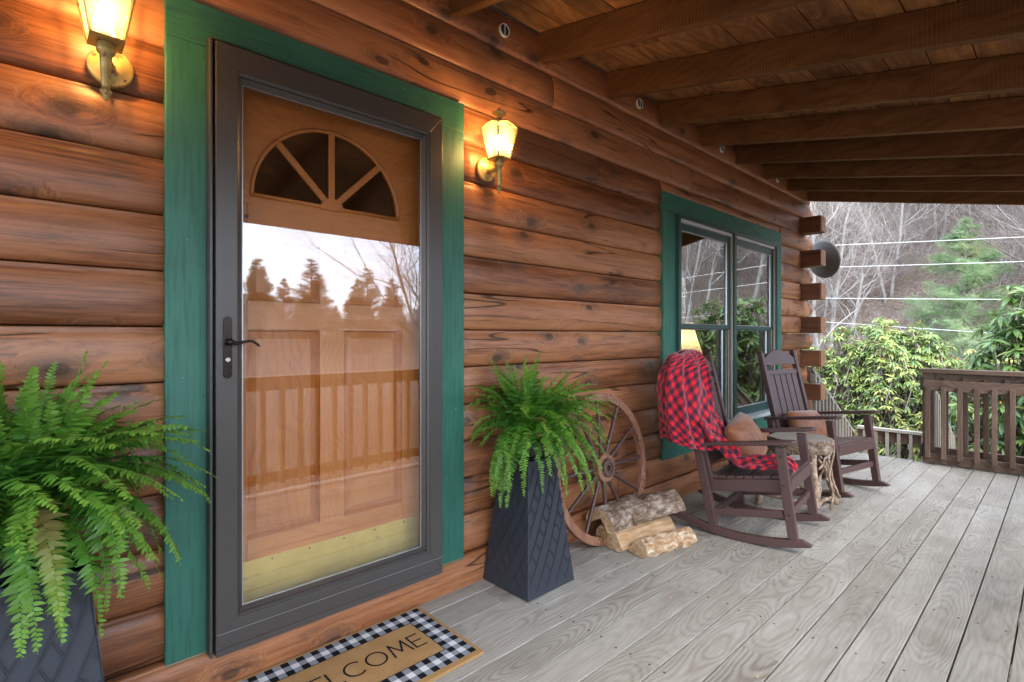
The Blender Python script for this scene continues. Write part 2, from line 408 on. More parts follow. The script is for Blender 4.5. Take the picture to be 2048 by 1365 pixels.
def glass(name, fac=.28, tint=(1, 1, 1), ior=None, glow=0, rough=0.0, wav=0.0):
    g = G(name)
    tr = g.n('ShaderNodeBsdfTransparent'); tr.inputs[0].default_value = tint + (1,)
    gl = g.n('ShaderNodeBsdfGlossy'); gl.inputs['Roughness'].default_value = rough; gl.inputs[0].default_value = (1, 1, 1, 1)
    if wav:
        v = g.obj(); nz = g.noise(v, 2.2, 2, .4)[0]; bp = g.n('ShaderNodeBump'); bp.inputs['Strength'].default_value = wav; bp.inputs['Distance'].default_value = .01
        g.l(nz, bp.inputs['Height']); g.l(bp.outputs[0], gl.inputs['Normal'])
    lw = g.n('ShaderNodeLayerWeight'); lw.inputs[0].default_value = .5      # Schlick, the same from either side of the pane
    f = g.math('ADD', g.math('MULTIPLY', g.math('POWER', lw.outputs['Facing'], 5), .96), fac + .04, clamp=True)
    mxs = g.n('ShaderNodeMixShader'); g.l(f, mxs.inputs[0]); g.l(tr.outputs[0], mxs.inputs[1]); g.l(gl.outputs[0], mxs.inputs[2])
    g.l(mxs.outputs[0], g.out.inputs[0]); return g.m
MT['glass'] = glass('storm_door_glass', .05)
MT['winglass'] = glass('window_glass', .20, (.9, .93, .9), wav=.03)
MT['lowglass'] = glass('lower_window_glass', .10, (.92, .95, .9), wav=.03)
MT['fanglass'] = glass('fanlight_glass', .04, (.75, .66, .56))

def lampglass():
    g = G('frosted_lantern_glass')
    tr = g.n('ShaderNodeBsdfTransparent'); tr.inputs[0].default_value = (1, .93, .80, 1)
    tl = g.n('ShaderNodeBsdfTranslucent'); tl.inputs[0].default_value = (1, .95, .85, 1)
    gl = g.n('ShaderNodeBsdfGlossy'); gl.inputs['Roughness'].default_value = .15
    a = g.n('ShaderNodeMixShader'); a.inputs[0].default_value = .07; g.l(tr.outputs[0], a.inputs[1]); g.l(tl.outputs[0], a.inputs[2])
    b = g.n('ShaderNodeMixShader'); b.inputs[0].default_value = .06; g.l(a.outputs[0], b.inputs[1]); g.l(gl.outputs[0], b.inputs[2])
    g.l(b.outputs[0], g.out.inputs[0]); return g.m
MT['lampglass'] = lampglass()
def emit(name, col, st):
    g = G(name); e = g.n('ShaderNodeEmission'); e.inputs[0].default_value = col + (1,); e.inputs[1].default_value = st
    g.l(e.outputs[0], g.out.inputs[0]); return g.m
MT['bulb'] = emit('lit_bulb', (1, .80, .52), 4)
def shade_mat():
    g = G('lit_fabric_lamp_shade'); tl = g.n('ShaderNodeBsdfTranslucent'); tl.inputs[0].default_value = (.95, .88, .70, 1)
    df = g.n('ShaderNodeBsdfDiffuse'); df.inputs[0].default_value = (.7, .6, .4, 1)
    a = g.n('ShaderNodeMixShader'); a.inputs[0].default_value = .4; g.l(tl.outputs[0], a.inputs[1]); g.l(df.outputs[0], a.inputs[2]); g.l(a.outputs[0], g.out.inputs[0]); return g.m
MT['shade'] = shade_mat()

# ------------------------------------------------------------------ log wall
H0, CH = 1.207 - 7 * .1785, .1785      # lowest course bottom, course height
Z = lambda i: H0 + i * CH               # i = 0 .. 15 ; Z(15) = wall top (under the joist tops)
NC = 16
def log_prof(z0, z1, dx=0.0):
    h = z1 - z0; p = []
    p.append((-.16, z0 + .0015)); p.append((-.048 + dx, z0 + .0015)); p.append((-.031 + dx, z0 + .003))
    for k in range(1, 12):
        t = k / 12; p.append((-.029 + dx + .018 * math.sin(PI * t) ** .55, z0 + h * .945 * t))
    p.append((-.029 + dx, z0 + h * .95)); p.append((-.026 + dx, z1 - .004)); p.append((-.048 + dx, z1 - .002)); p.append((-.16, z1 - .0015))
    return p
def log_seg(z0, z1, y0, y1, dx=0, seed=0):
    """log run with faint hand-made wander and rounded ends"""
    rng = random.Random(seed); m = M(); prof = log_prof(z0, z1, dx); n = len(prof)
    ys = [y0, y0 + .006]; k = max(2, int((y1 - y0) / .12))
    ys += [y0 + (y1 - y0) * i / k for i in range(1, k)] + [y1 - .006, y1]
    vs = []
    for j, y in enumerate(ys):
        end = j in (0, len(ys) - 1)
        wob = .0025 * mnoise.noise(Vector((y * 1.3, seed * 3.1, 0))); wz = .0012 * mnoise.noise(Vector((y * .9, seed * 5.7, 4)))
        for (x, z) in prof:
            bulge = max(0, x + .048 - dx)
            xx = x + wob * (bulge / .037) - (.006 if end and bulge > 0 else 0)
            vs.append((xx, y, z + wz * (bulge / .037)))
    fs = [tuple(range(n - 1, -1, -1)), tuple((len(ys) - 1) * n + i for i in range(n))]
    for j in range(len(ys) - 1):
        for i in range(n): i2 = (i + 1) % n; fs.append((j * n + i, j * n + i2, (j + 1) * n + i2, (j + 1) * n + i))
    return m.add(vs, fs)
wall = empty('log_wall', (0, 0, 0), 0, 'varnished brown log wall with green door and window trim along the porch', 'wall')
DY0, DY1 = .332, 1.507      # door casing
WY0, WY1 = 3.292, 5.482     # window casing
rng = random.Random(5); sid = 0
YL, YR = -3.0, 6.12
for i in range(NC):
    z0, z1 = Z(i), Z(i + 1)
    if i == NC - 1: z1 = 2.821
    even = i % 2 == 0
    yr = 6.40 if even or i == NC - 1 else 6.105
    runs = []
    mid_door = z1 > .075 and z0 < 2.25
    mid_win = z1 > .34 and z0 < 2.18
    if i == 0: runs = [(YL, yr)]
    else:
        cuts = []
        if mid_door: cuts.append((DY0, DY1))
        if mid_win: cuts.append((WY0, WY1))
        a = YL
        for c0, c1 in cuts: runs.append((a, c0)); a = c1
        runs.append((a, yr))
    if i == 0: z0 = -.045
    for a, b in runs:
        pieces = [(a, b)]
        if b - a > 3:
            c = rng.uniform(a + 1.2, b - 1.2)
            if i >= 12: c = {12: 2.55, 13: 3.72, 14: 2.16}.get(i, c)
            pieces = [(a, c - .0015), (c + .0015, b)]
        for p, q in pieces:
            sid += 1
            o = log_seg(z0, z1, p, q, {0: .028}.get(i, rng.uniform(-.003, .003)), sid).build('log', MT['log'], wall, smooth=False, fixn=True)
            for pl in o.data.polygons: pl.use_smooth = len(pl.vertices) == 4 
# crossing logs at the corner: square cut ends standing out towards the porch
for i in range(1, NC - 1, 2):
    z0, z1 = Z(i), Z(i + 1)
    zz = (z0 + .003, z1 - .003)
    gw_ = .75 < z0 < 1.9
    M().box(-1.3 if gw_ else -3.9, .165, 6.112, 6.272, zz[0], zz[1]).build('crossing_log', MT['logx'], wall, bevel=.006)
    M().box(.1655, .176, 6.116, 6.268, zz[0] + .004, zz[1] - .004).build('log_end', MT['endgrain'], wall, bevel=.002)
    if gw_: M().box(-3.9, -2.5, 6.112, 6.272, zz[0], zz[1]).build('crossing_log', MT['logx'], wall)
# rounded tails of the even courses past the corner
for i in range(0, NC - 1, 2):
    pts = []; m = M(); zc = (Z(i) + Z(i + 1)) / 2
    m.lathe([(.02, 6.52), (.06, 6.515), (.078, 6.50), (.084, 6.47), (.084, 6.38)], 20, (-.096, 0, zc), 'Y', cap=True)
    o = m.build('log_tail', MT['log'], wall, smooth=True)
for i in range(0, NC - 1, 2):
    gw_ = .75 < Z(i) < 1.9
    M().box(-1.3 if gw_ else -3.9, -.17, 6.115, 6.268, Z(i) + .004, Z(i + 1) - .004).build('crossing_log', MT['logx'], wall)
    if gw_: M().box(-3.9, -2.5, 6.115, 6.268, Z(i) + .004, Z(i + 1) - .004).build('crossing_log', MT['logx'], wall)
o = log_seg(2.196, Z(13), WY0, WY1, 0, 991).build('log', MT['log'], wall)
for pl in o.data.polygons: pl.use_smooth = len(pl.vertices) == 4
# casings (green trim boards)
def trim(m, mat, nm='trim_board'): return m.build(nm, mat, wall, bevel=.003)
trim(M().box(-.04, .0, .324, .452, .067, 2.1345), MT['green'])
trim(M().box(-.04, .0, 1.345, 1.515, .067, 2.1345), MT['green'])
trim(M().box(-.04, .001, .3235, 1.5155, 2.1355, 2.272), MT['greeny'])
trim(M().box(-.04, -.001, .4535, 1.3435, .067, .145), MT['greeny'])
trim(M().box(-.05, .004, 3.285, 3.452, .30, 2.0645), MT['green'])
trim(M().box(-.05, .004, 5.335, 5.489, .30, 2.0645), MT['green'])
trim(M().box(-.05, .005, 3.2845, 5.4895, 2.0655, 2.1995), MT['greeny'])
trim(M().box(-.05, .003, 3.4535, 5.3335, .301, .437), MT['greeny'])
nl = M()
for y in (.345, .43, 1.40, 1.495):
    for z in (.12, .55, .98, 1.4, 1.82, 2.1): nl.lathe([(.0032, -.001), (.0028, .0012)], 8, (0, y, z), 'X')
for y in (3.31, 3.43, 5.36, 5.47):
    for z in (.4, .8, 1.2, 1.6, 2.0): nl.lathe([(.0032, .003), (.0028, .0052)], 8, (0, y, z), 'X')
o = nl.build('nail_heads', MT['iron'], wall); tag(o, kind='stuff')
# round vents between the joists
for vy, vz in ((1.775, 2.727), (2.994, 2.727), (4.207, 2.727), (5.42, 2.727)):
    v = M().lathe([(.028, -.006), (.028, .0005)], 20, (0, vy, vz), 'X').build('vent', MT['sash'], wall)
    m = M()
    prof = [(.0285, -.012), (.033, -.012), (.033, .003), (.0285, .003), (.0285, -.012)]
    m.lathe(prof, 24, (0, vy, vz), 'X', cap=False); m.box(.0015, .0035, vy - .002, vy + .002, vz - .0284, vz + .0284)
    r = m.build('vent_ring', MT['white'], v)

# ------------------------------------------------------------------ roof: joists and boards
SL = .208
roof = empty('porch_roof', (0, 0, 2.8), 0, 'dark brown porch roof of rough joists and boards sloping outward', 'porch roof')
def rz(x, z): return z - SL * x
for k in range(-6, 9):
    y = 1.46 + .607 * k
    x0, x1 = -.036, 2.62
    b0, b1 = 2.665, 2.822
    wv = random.Random(k).uniform(-.004, .004)
    v = [(x0, y - .0225 + wv, rz(x0, b0)), (x1, y - .0225 - wv, rz(x1, b0)), (x1, y + .0225 - wv, rz(x1, b0)), (x0, y + .0225 + wv, rz(x0, b0)),
         (x0, y - .0225 + wv, rz(x0, b1)), (x1, y - .0225 - wv, rz(x1, b1)), (x1, y + .0225 - wv, rz(x1, b1)), (x0, y + .0225 + wv, rz(x0, b1))]
    M().hexa(v).build('joist', MT['joist'], roof, bevel=.003)
xb = -.188; rr_ = random.Random(8)
while xb < 2.62:
    wd = .168; x1 = xb + wd - .005
    ysp = [-3.2, rr_.uniform(-1, 1), rr_.uniform(2.4, 4.6), 6.36]
    for a, b in zip(ysp[:-1], ysp[1:]):
        dz = rr_.uniform(0, .004)
        v = [(xb, a + .002, rz(xb, 2.824 + dz)), (x1, a + .002, rz(x1, 2.824 + dz)), (x1, b - .002, rz(x1, 2.824 + dz)), (xb, b - .002, rz(xb, 2.824 + dz)),
             (xb, a + .002, rz(xb, 2.846)), (x1, a + .002, rz(x1, 2.846)), (x1, b - .002, rz(x1, 2.846)), (xb, b - .002, rz(xb, 2.846))]
        M().hexa(v).build('roof_board', MT['roofboard'], roof, bevel=.002)
    xb += wd
M().box(-.158, -.044, -3.0, 6.10, 2.8225, 2.833).build('blocking', MT['raily'], roof)
x0, x1 = -.6, 2.72  # unseen sheet added over the boards to block sky light through the gaps
M().hexa([(x0, -3.3, rz(x0, 2.85)), (x1, -3.3, rz(x1, 2.85)), (x1, 6.42, rz(x1, 2.85)), (x0, 6.42, rz(x0, 2.85)), (x0, -3.3, rz(x0, 2.88)), (x1, -3.3, rz(x1, 2.88)), (x1, 6.42, rz(x1, 2.88)), (x0, 6.42, rz(x0, 2.88))]).build('sky_block_sheet', MT['skyblock'], roof)
M().box(2.622, 2.66, -3.25, 6.40, 2.10, 2.292).build('fascia', MT['raily'], roof, bevel=.003)

# ------------------------------------------------------------------ deck
deck = empty('deck', (0, 0, 0), kind='structure')
rd = random.Random(11); xk = [-.0425, .1] + [.1 + .1425 * i for i in range(1, 16)]
for i in range(len(xk) - 1):
    a, b = xk[i] + .003, xk[i + 1] - .003
    if a > 2.2: break
    if i == 0: a = -.03
    js = {8: [1.99, 4.4], 6: [1.62, 4.1], 7: [3.05], 9: [3.25], 11: [2.35, 4.9], 5: [2.52], 10: [.9, 4.7], 4: [.6, 3.9], 3: [2.9], 2: [1.2, 4.5], 1: [1.55, 3.3]}.get(i, [rd.uniform(.5, 5)])
    ys = [-3.1 - rd.uniform(0, .05)] + js + [6.168]
    for p, q in zip(ys[:-1], ys[1:]):
        dz = rd.uniform(-.0015, .0)
        m = M().box(a, b, p + .0012, q - .0012, -.03, dz)
        o = m.build('deck_board', MT['deck'], deck, bevel=.0018)
nm = M()   # screw heads
for i in range(1, len(xk) - 1):
    for y in [ -2 + .607 * j for j in range(14)]:
        for xx in (xk[i] + .03, xk[i + 1] - .03):
            y2 = y + rd.uniform(-.012, .012); nm.lathe([(.0046, -.001), (.0046, .0006)], 7, (xx, y2, 0), 'Z')
o = nm.build('screw_heads', MT['iron'], deck); tag(o, kind='stuff')
for y in [-3 + .6 * j for j in range(16)]:
    M().box(-.14, 2.18, y, y + .04, -.19, -.034).build('deck_joist', MT['raily'], deck)
M().box(-.15, 2.2, 6.125, 6.163, -.19, -.034).build('rim_joist', MT['railx'], deck)
M().box(2.182, 2.22, -3.1, 6.12, -.22, -.034).build('rim_joist', MT['raily'], deck)

# ------------------------------------------------------------------ entry door and storm door
DX = -.07
ed = empty('entry_door', (DX, .9, .15), 0, 'amber wooden entry door with a fan window and brass kick plate', 'door')
fc = (.90, 1.69); FR = .305
# door leaf with the half round opening: built of stiles and rails
def seg_arch(x0, x1, y0, y1, z0, z1):
    m = M(); n = 24; pts_o = []; 
    arc = [(fc[0] - FR * math.cos(PI * k / n), fc[1] + FR * math.sin(PI * k / n)) for k in range(n + 1)]
    for k in range(n):
        (a, b), (c, d) = arc[k], arc[k + 1]
        m.hexa([(x0, a, b), (x1, a, b), (x1, c, d), (x0, c, d), (x0, a, z1), (x1, a, z1), (x1, c, z1), (x0, c, z1)])
    return m
leaf = M().box(DX - .04, DX, .47, fc[0] - FR, 1.66, 2.125); leaf.box(DX - .04, DX, fc[0] + FR, 1.335, 1.66, 2.125)
a_ = seg_arch(DX - .04, DX, 0, 0, 0, 2.125); leaf.add(a_.v, a_.f)
leaf.build('top_rail', MT['doorx'], ed, fixn=False)
lk = M().box(DX - .04, DX, .585, 1.22, 1.53, 1.6595); lk.box(DX - .04, DX, fc[0] - FR + .0005, fc[0] + FR - .0005, 1.6597, 1.688); lk.build('lock_rail', MT['doorx'], ed)
M().box(DX - .04, DX, .470, .5835, .15, 1.6595).build('stile', MT['door'], ed)
M().box(DX - .04, DX, 1.2215, 1.335, .15, 1.6595).build('stile', MT['door'], ed)
M().box(DX - .04, DX, .585, 1.22, 1.2, 1.304).build('middle_rail', MT['doorx'], ed)
M().box(DX - .04, DX, .585, 1.22, .15, .44).build('bottom_rail', MT['doorx'], ed)
M().box(DX - .04, DX, .852, .952, 1.3045, 1.5295).build('mullion', MT['door'], ed)
M().box(DX - .04, DX, .852, .952, .4405, 1.1995).build('mullion', MT['door'], ed)
for (y0, y1) in ((.585, .8515), (.9525, 1.22)):
    for (z0, z1) in ((.44, 1.2), (1.304, 1.53)):
        e, d = .008, .034
        v = []
        for (k, x) in ((0, DX - .008), (e, DX - .026), (d, DX - .010)):
            v += [(x, y0 + k, z0 + k), (x, y1 - k, z0 + k), (x, y1 - k, z1 - k), (x, y0 + k, z1 - k)]
        f = [(8, 9, 10, 11)]
        for q in (0, 4):
            for k in range(4): k2 = (k + 1) % 4; f.append((q + k, q + k2, q + 4 + k2, q + 4 + k))
        M().add(v, f).build('door_panel', MT['door'], ed)
# fan window: panes, ring moulding and three bars
def fan_pts(r, a0, a1, n=10): return [(fc[0] - r * math.cos(a0 + (a1 - a0) * k / n), fc[1] + r * math.sin(a0 + (a1 - a0) * k / n)) for k in range(n + 1)]
for k in range(4):
    M().prism([(fc[0], fc[1])] + fan_pts(FR + .002, PI * k / 4, PI * (k + 1) / 4), DX - .024, DX - .019, 'X').build('pane', MT['fanglass'], ed)
m = M(); m.tube([(DX + .001, a, b) for a, b in fan_pts(FR - .004, 0, PI, 40)], .0085, 6); m.tube([(DX + .001, fc[0] - FR, fc[1]), (DX + .001, fc[0] + FR, fc[1])], .0085, 6)
m.build('fan_moulding', MT['door'], ed, smooth=True)
for a in (PI / 4, PI / 2, 3 * PI / 4):
    e0 = (fc[0] - .03 * math.cos(a), fc[1] + .03 * math.sin(a)); e1 = (fc[0] - FR * math.cos(a), fc[1] + FR * math.sin(a))
    M().bar((DX - .004, *e0), (DX - .004, *e1), .026, .014, (1, 0, 0)).build('glazing_bar', MT['door'], ed, bevel=.004)
m = M().prism([(fc[0] + .05 * math.cos(PI * k / 6), fc[1] - .012 + .052 * math.sin(PI * k / 6)) for k in range(7)], DX - .01, DX + .009, 'X'); m.build('fan_hub', MT['door'], ed, bevel=.003)
kp = M().box(DX + .0005, DX + .003, .505, 1.30, .155, .365).build('kick_plate', MT['kick'], ed)
for y in (.53, .67, .81, .95, 1.09, 1.23):
    M().lathe([(.0035, DX + .003), (.0025, DX + .0045)], 8, (0, y, .352), 'X').build('screw', MT['iron'], ed)
m = M(); m.lathe([(.006, DX), (.006, DX + .003)], 8, (0, .582, 1.607), 'X'); m.tube([(DX + .006, .582 + .007 * math.cos(t), 1.607 + .007 * math.sin(t)) for t in [k * .6 for k in range(10)]], .0012, 5)
m.build('screw_eye', MT['iron'], ed)
# jamb behind the storm door
jb = tag(M().box(-.14, -.001, .4545, .4685, .15, 2.134).build('door_jamb', MT['dark'], wall))
tag(M().box(-.14, -.001, 1.3365, 1.3425, .15, 2.134).build('door_jamb', MT['dark'], wall))
tag(M().box(-.14, -.002, .4545, 1.3425, 2.1265, 2.134).build('door_jamb', MT['dark'], wall))
tag(M().box(-.16, -.002, .4545, 1.3425, .146, .1495).build('door_sill', MT['iron'], wall))

sd_ = empty('storm_door', (0, .9, .13), 0, 'full glass storm door in a dark bronze frame with lever handle', 'storm door')
X1, X0 = .058, .004
oy0, oy1, oz0, oz1 = .454, 1.350, .150, 2.139
iy0, iy1, iz0, iz1 = .518, 1.286, .236, 2.062
gy0, gy1, gz0, gz1 = .541, 1.263, .256, 2.036
def miter(y0, z0, y1, z1, Y0, Z0, Y1, Z1, xo, xi, xb):
    """four mitred frame members from the outer rectangle to the inner one; (xo, xi) front depth outside and inside"""
    O = [(y0, z0), (y1, z0), (y1, z1), (y0, z1)]; I = [(Y0, Z0), (Y1, Z0), (Y1, Z1), (Y0, Z1)]
    out = []
    for k in range(4):
        k2 = (k + 1) % 4; a, b, c, d = O[k], O[k2], I[k2], I[k]
        out.append(M().hexa([(xb, *a), (xb, *b), (xb, *c), (xb, *d), (xo, *a), (xo, *b), (xi, *c), (xi, *d)]))
    return out
for m in miter(oy0, oz0, oy1, oz1, iy0, iz0, iy1, iz1, X1, X1, X0): m.build('frame_rail', MT['storm'], sd_, bevel=.0015)
for m in miter(iy0 + .0005, iz0 + .0005, iy1 - .0005, iz1 - .0005, iy0 + .010, iz0 + .009, iy1 - .010, iz1 - .011, X1 - .004, X1 - .012, X0): m.build('inner_bead', MT['storm'], sd_, bevel=.001)
for m in miter(iy0 + .0105, iz0 + .0095, iy1 - .0105, iz1 - .0115, gy0, gz0, gy1, gz1, X1 - .020, X1 - .034, X0): m.build('inner_bead', MT['storm'], sd_, bevel=.001)
M().box(.014, .018, gy0 - .004, gy1 + .004, gz0 - .004, gz1 + .004).build('glass_pane', MT['glass'], sd_)
for m in miter(gy0 + .0005, gz0 + .0005, gy1 - .0005, gz1 - .0005, gy0 + .004, gz0 + .004, gy1 - .004, gz1 - .004, .0225, .0225, .0185): m.build('gasket', MT['alum'], sd_)
M().box(.002, .0595, .4545, 1.3495, .129, .1492).build('bottom_sweep', MT['storm'], sd_, bevel=.001)
M().box(.0585, .0595, .456, 1.348, .2, .2012).build('kick_seam', MT['alum'], sd_)
# outer z-bar
for a, b in ((.438, .4525), (1.3515, 1.3635)):
    M().box(.0005, .030, a, b, .129, 2.158).build('z_bar', MT['stormdark'], sd_, bevel=.001)
M().box(.0005, .030, .4535, 1.3505, 2.1415, 2.158).build('z_bar', MT['stormdark'], sd_, bevel=.001)
M().box(.030, .050, .4385, .4455, .129, 2.15).build('hinge_strip', MT['storm'], sd_, bevel=.001)
hp = M()
n = 10; yc = .487; pl = [(yc + .0125 * math.cos(PI * k / n), 1.228 + .0125 * math.sin(PI * k / n)) for k in range(n + 1)] + [(yc - .0125 * math.cos(PI * k / n), 1.05 - .0125 * math.sin(PI * k / n)) for k in range(n + 1)]
plate = hp.prism(pl, X1 + .0005, X1 + .0075, 'X').build('handle_plate', MT['bronze'], sd_, bevel=.0015)
m = M(); m.lathe([(.012, X1 + .007), (.012, X1 + .012), (.008, X1 + .014), (.008, X1 + .04), (.010, X1 + .044), (.008, X1 + .048)], 16, (0, yc, 1.157), 'X')
lv = [(X1 + .040, yc + t * .088, 1.157 - .006 * math.sin(t * 2.2) * 1.4 + .011 * math.sin(max(0, t - .25) * 3.6) - (.012 * max(0, t - .75) * 4)) for t in [k / 12 for k in range(13)]]
m.tube(lv, [.0065, .0062, .006, .0055, .005, .0048, .0046, .0046, .0046, .0046, .0044, .004, .003], 8)
m.build('lever', MT['bronze'], sd_, smooth=True)
k_ = M().lathe([(.0075, X1 + .007), (.0075, X1 + .010), (.006, X1 + .011)], 16, (0, yc, 1.099), 'X').build('lock_cylinder', MT['steel'], sd_)
M().box(X1 + .0112, X1 + .0116, yc - .0008, yc + .0008, 1.095, 1.103).build('keyhole', MT['black'], sd_)

# ------------------------------------------------------------------ window
wn = empty('window', (0, 4.4, .43), 0, 'double green sash window behind the rocking chairs', 'window')
FX = .03
def wbox(nm, mat, x0, x1, y0, y1, z0, z1, bv=.001): return M().box(x0, x1, y0, y1, z0, z1).build(nm, mat, wn, bevel=bv)
wbox('outer_frame', MT['sash'], -.10, FX, 3.4545, 3.482, .438, 2.063)
wbox('outer_frame', MT['sash'], -.10, FX, 5.306, 5.332, .438, 2.063)
wbox('outer_frame', MT['sash'], -.10, FX, 3.4825, 5.3055, 2.040, 2.063)
wbox('mullion_post', MT['sash'], -.10, FX, 4.372, 4.412, .47, 2.0395)
wbox('sill', MT['vinyl'], -.10, FX + .012, 3.4825, 5.3055, .4385, .469)
for k, (a, b) in enumerate(((3.483, 4.3715), (4.4125, 5.3055))):
    for (x0, x1) in ((.0, .012), (-.024, -.012), (-.048, -.036)):
        wbox('jamb_track', MT['tan'], x0, x1, b - .016, b - .0005, .47, 2.0395, 0)
        wbox('jamb_track', MT['tan'], x0, x1, a + .0005, a + .016, .47, 2.0395, 0)
    wbox('head_track', MT['vinyl'], -.01, .014, a + .001, b - .018, 2.014, 2.0395, 0)
    # upper sash (outer) and lower sash (inner)
    for nm, x0, x1, z0, z1, bt, gm in (('upper_sash', -.030, -.004, 1.235, 2.013, .032, MT['winglass']), ('lower_sash', -.066, -.040, .4695, 1.262, .075, MT['lowglass'])):
        y0, y1 = a + .017, b - .017; s_ = .05; tp = .05 if nm == 'upper_sash' else .03
        sh = M(); sh.box(x0, x1, y0, y0 + s_, z0, z1); sh.box(x0, x1, y1 - s_, y1, z0, z1)
        sh.box(x0, x1, y0 + s_ + .0002, y1 - s_ - .0002, z0, z0 + bt); sh.box(x0, x1, y0 + s_ + .0002, y1 - s_ - .0002, z1 - tp, z1)
        so_ = sh.build(nm, MT['sash'], wn, bevel=.002)
        g_ = M().box(x0 + .010, x0 + .014, y0 + s_ - .003, y1 - s_ + .003, z0 + bt - .003, z1 - tp + .003).build('pane', gm, so_, world=False)
        g_.location = (0, 0, 0); 
        for vv in g_.data.vertices: vv.co -= parent_off(wn)
        bead = M()
        for m in miter(y0 + s_, z0 + bt, y1 - s_, z1 - tp, y0 + s_ + .006, z0 + bt + .006, y1 - s_ - .006, z1 - tp - .006, x1 - .004, x1 - .010, x0 + .0145): bead.add(m.v, m.f)
        b_ = bead.build('glazing_bead', MT['alum'], so_, world=False)
        for vv in b_.data.vertices: vv.co -= parent_off(wn)

# ------------------------------------------------------------------ interior seen through the glass
def room():
    wl = plain('room_wall_paint', (.30, .25, .18), .8, bstr=.05); fl = plain('room_floor', (.16, .09, .05), .5)
    M().box(-4.2, -.17, -3.0, -2.9, -.04, 2.62).build('room_wall', wl)['kind'] = 'structure'
    M().box(-4.3, -4.2, -3.0, 6.1, -.04, 2.62).build('room_wall', wl)['kind'] = 'structure'
    g = M(); g.box(-4.2, -2.5, 6.0, 6.1, -.04, 2.62); g.box(-1.3, -.17, 6.0, 6.1, -.04, 2.62); g.box(-2.5, -1.3, 6.0, 6.1, 2.0, 2.62); g.box(-2.5, -1.3, 6.0, 6.1, -.04, .8)
    g.build('room_wall', wl)['kind'] = 'structure'
    M().box(-4.3, -.162, -3.0, 6.11, -.08, -.041).build('room_floor', fl)['kind'] = 'structure'
    M().box(-4.3, -.162, -3.0, 6.11, 2.63, 2.68).build('room_ceiling', wl)['kind'] = 'structure'
    M().box(-.30, -.165, 1.40, 3.40, -.03, 2.62).build('room_wall', wl)['kind'] = 'structure'
    M().box(-.30, -.165, -2.9, .44, -.03, 2.62).build('room_wall', wl)['kind'] = 'structure'
    cg = G('olive_curtain_cloth'); v = cg.obj(); nn = cg.noise(cg.vmath('MULTIPLY', v, (1, 1, .15)), 60, 3)[0]
    cm = cg.bsdf(cg.mix(nn, (.26, .22, .06), (.42, .36, .12)), .9, nn, .3)
    m = M(); vs = []; fs = []; n = 60
    for j, z in enumerate((.8, 2.02)):
        for k in range(n + 1):
            vs.append((-.22 + .022 * math.sin(k * .9), 3.46 + .36 * k / n + (.0 if j else .03 * (k / n)), z))
    for k in range(n): fs.append((k, k + 1, n + 2 + k, n + 1 + k))
    o = m.add(vs, fs).build('curtain', cm, smooth=True, fixn=False); sm = o.modifiers.new('thick', 'SOLIDIFY'); sm.thickness = .003
    tag(o, 'olive yellow curtain hanging inside the left window', 'curtain')
    lt = empty('table_lamp', (-.42, 4.36, .72), 0, 'lit table lamp with pale bell shade inside the window', 'lamp')
    m = M().lathe([(.155, 1.02), (.145, 1.05), (.12, 1.12), (.095, 1.20), (.075, 1.30)], 16, (-.42, 4.36, 0), cap=False)
    o = m.build('lamp_shade', MT['shade'], lt, smooth=True)
    tl_ = bpy.data.lights.new('table_lamp_light', 'POINT'); tl_.energy = .28; tl_.color = (1, .80, .56); tl_.shadow_soft_size = .04
    to_ = bpy.data.objects.new('table_lamp_light', tl_); COL.objects.link(to_); to_.parent = lt; to_.location = (0, 0, .43)
    M().lathe([(.06, .722), (.065, .74), (.03, .76), (.045, .82), (.06, .88), (.04, .94), (.015, .98), (.012, 1.08)], 16, (-.42, 4.36, 0)).build('lamp_base', MT['tan'], lt, smooth=True)
    M().lathe([(.01, 1.085), (.03, 1.12), (.033, 1.15), (.02, 1.18), (.004, 1.19)], 12, (-.42, 4.36, 0)).build('bulb', emit('table_lamp_bulb', (1, .75, .42), 6), lt, smooth=True)
    ta = empty('side_table', (-.45, 4.3, -.04), 0, 'dark table under the lit lamp inside the window', 'table')
    M().box(-.75, -.20, 4.0, 4.6, .69, .72).build('table_top', MT['iron'], ta, bevel=.003)
    for x in (-.73, -.25):
        for y in (4.03, 4.54): M().box(x, x + .04, y, y + .04, -.04, .689).build('leg', MT['iron'], ta)
room()
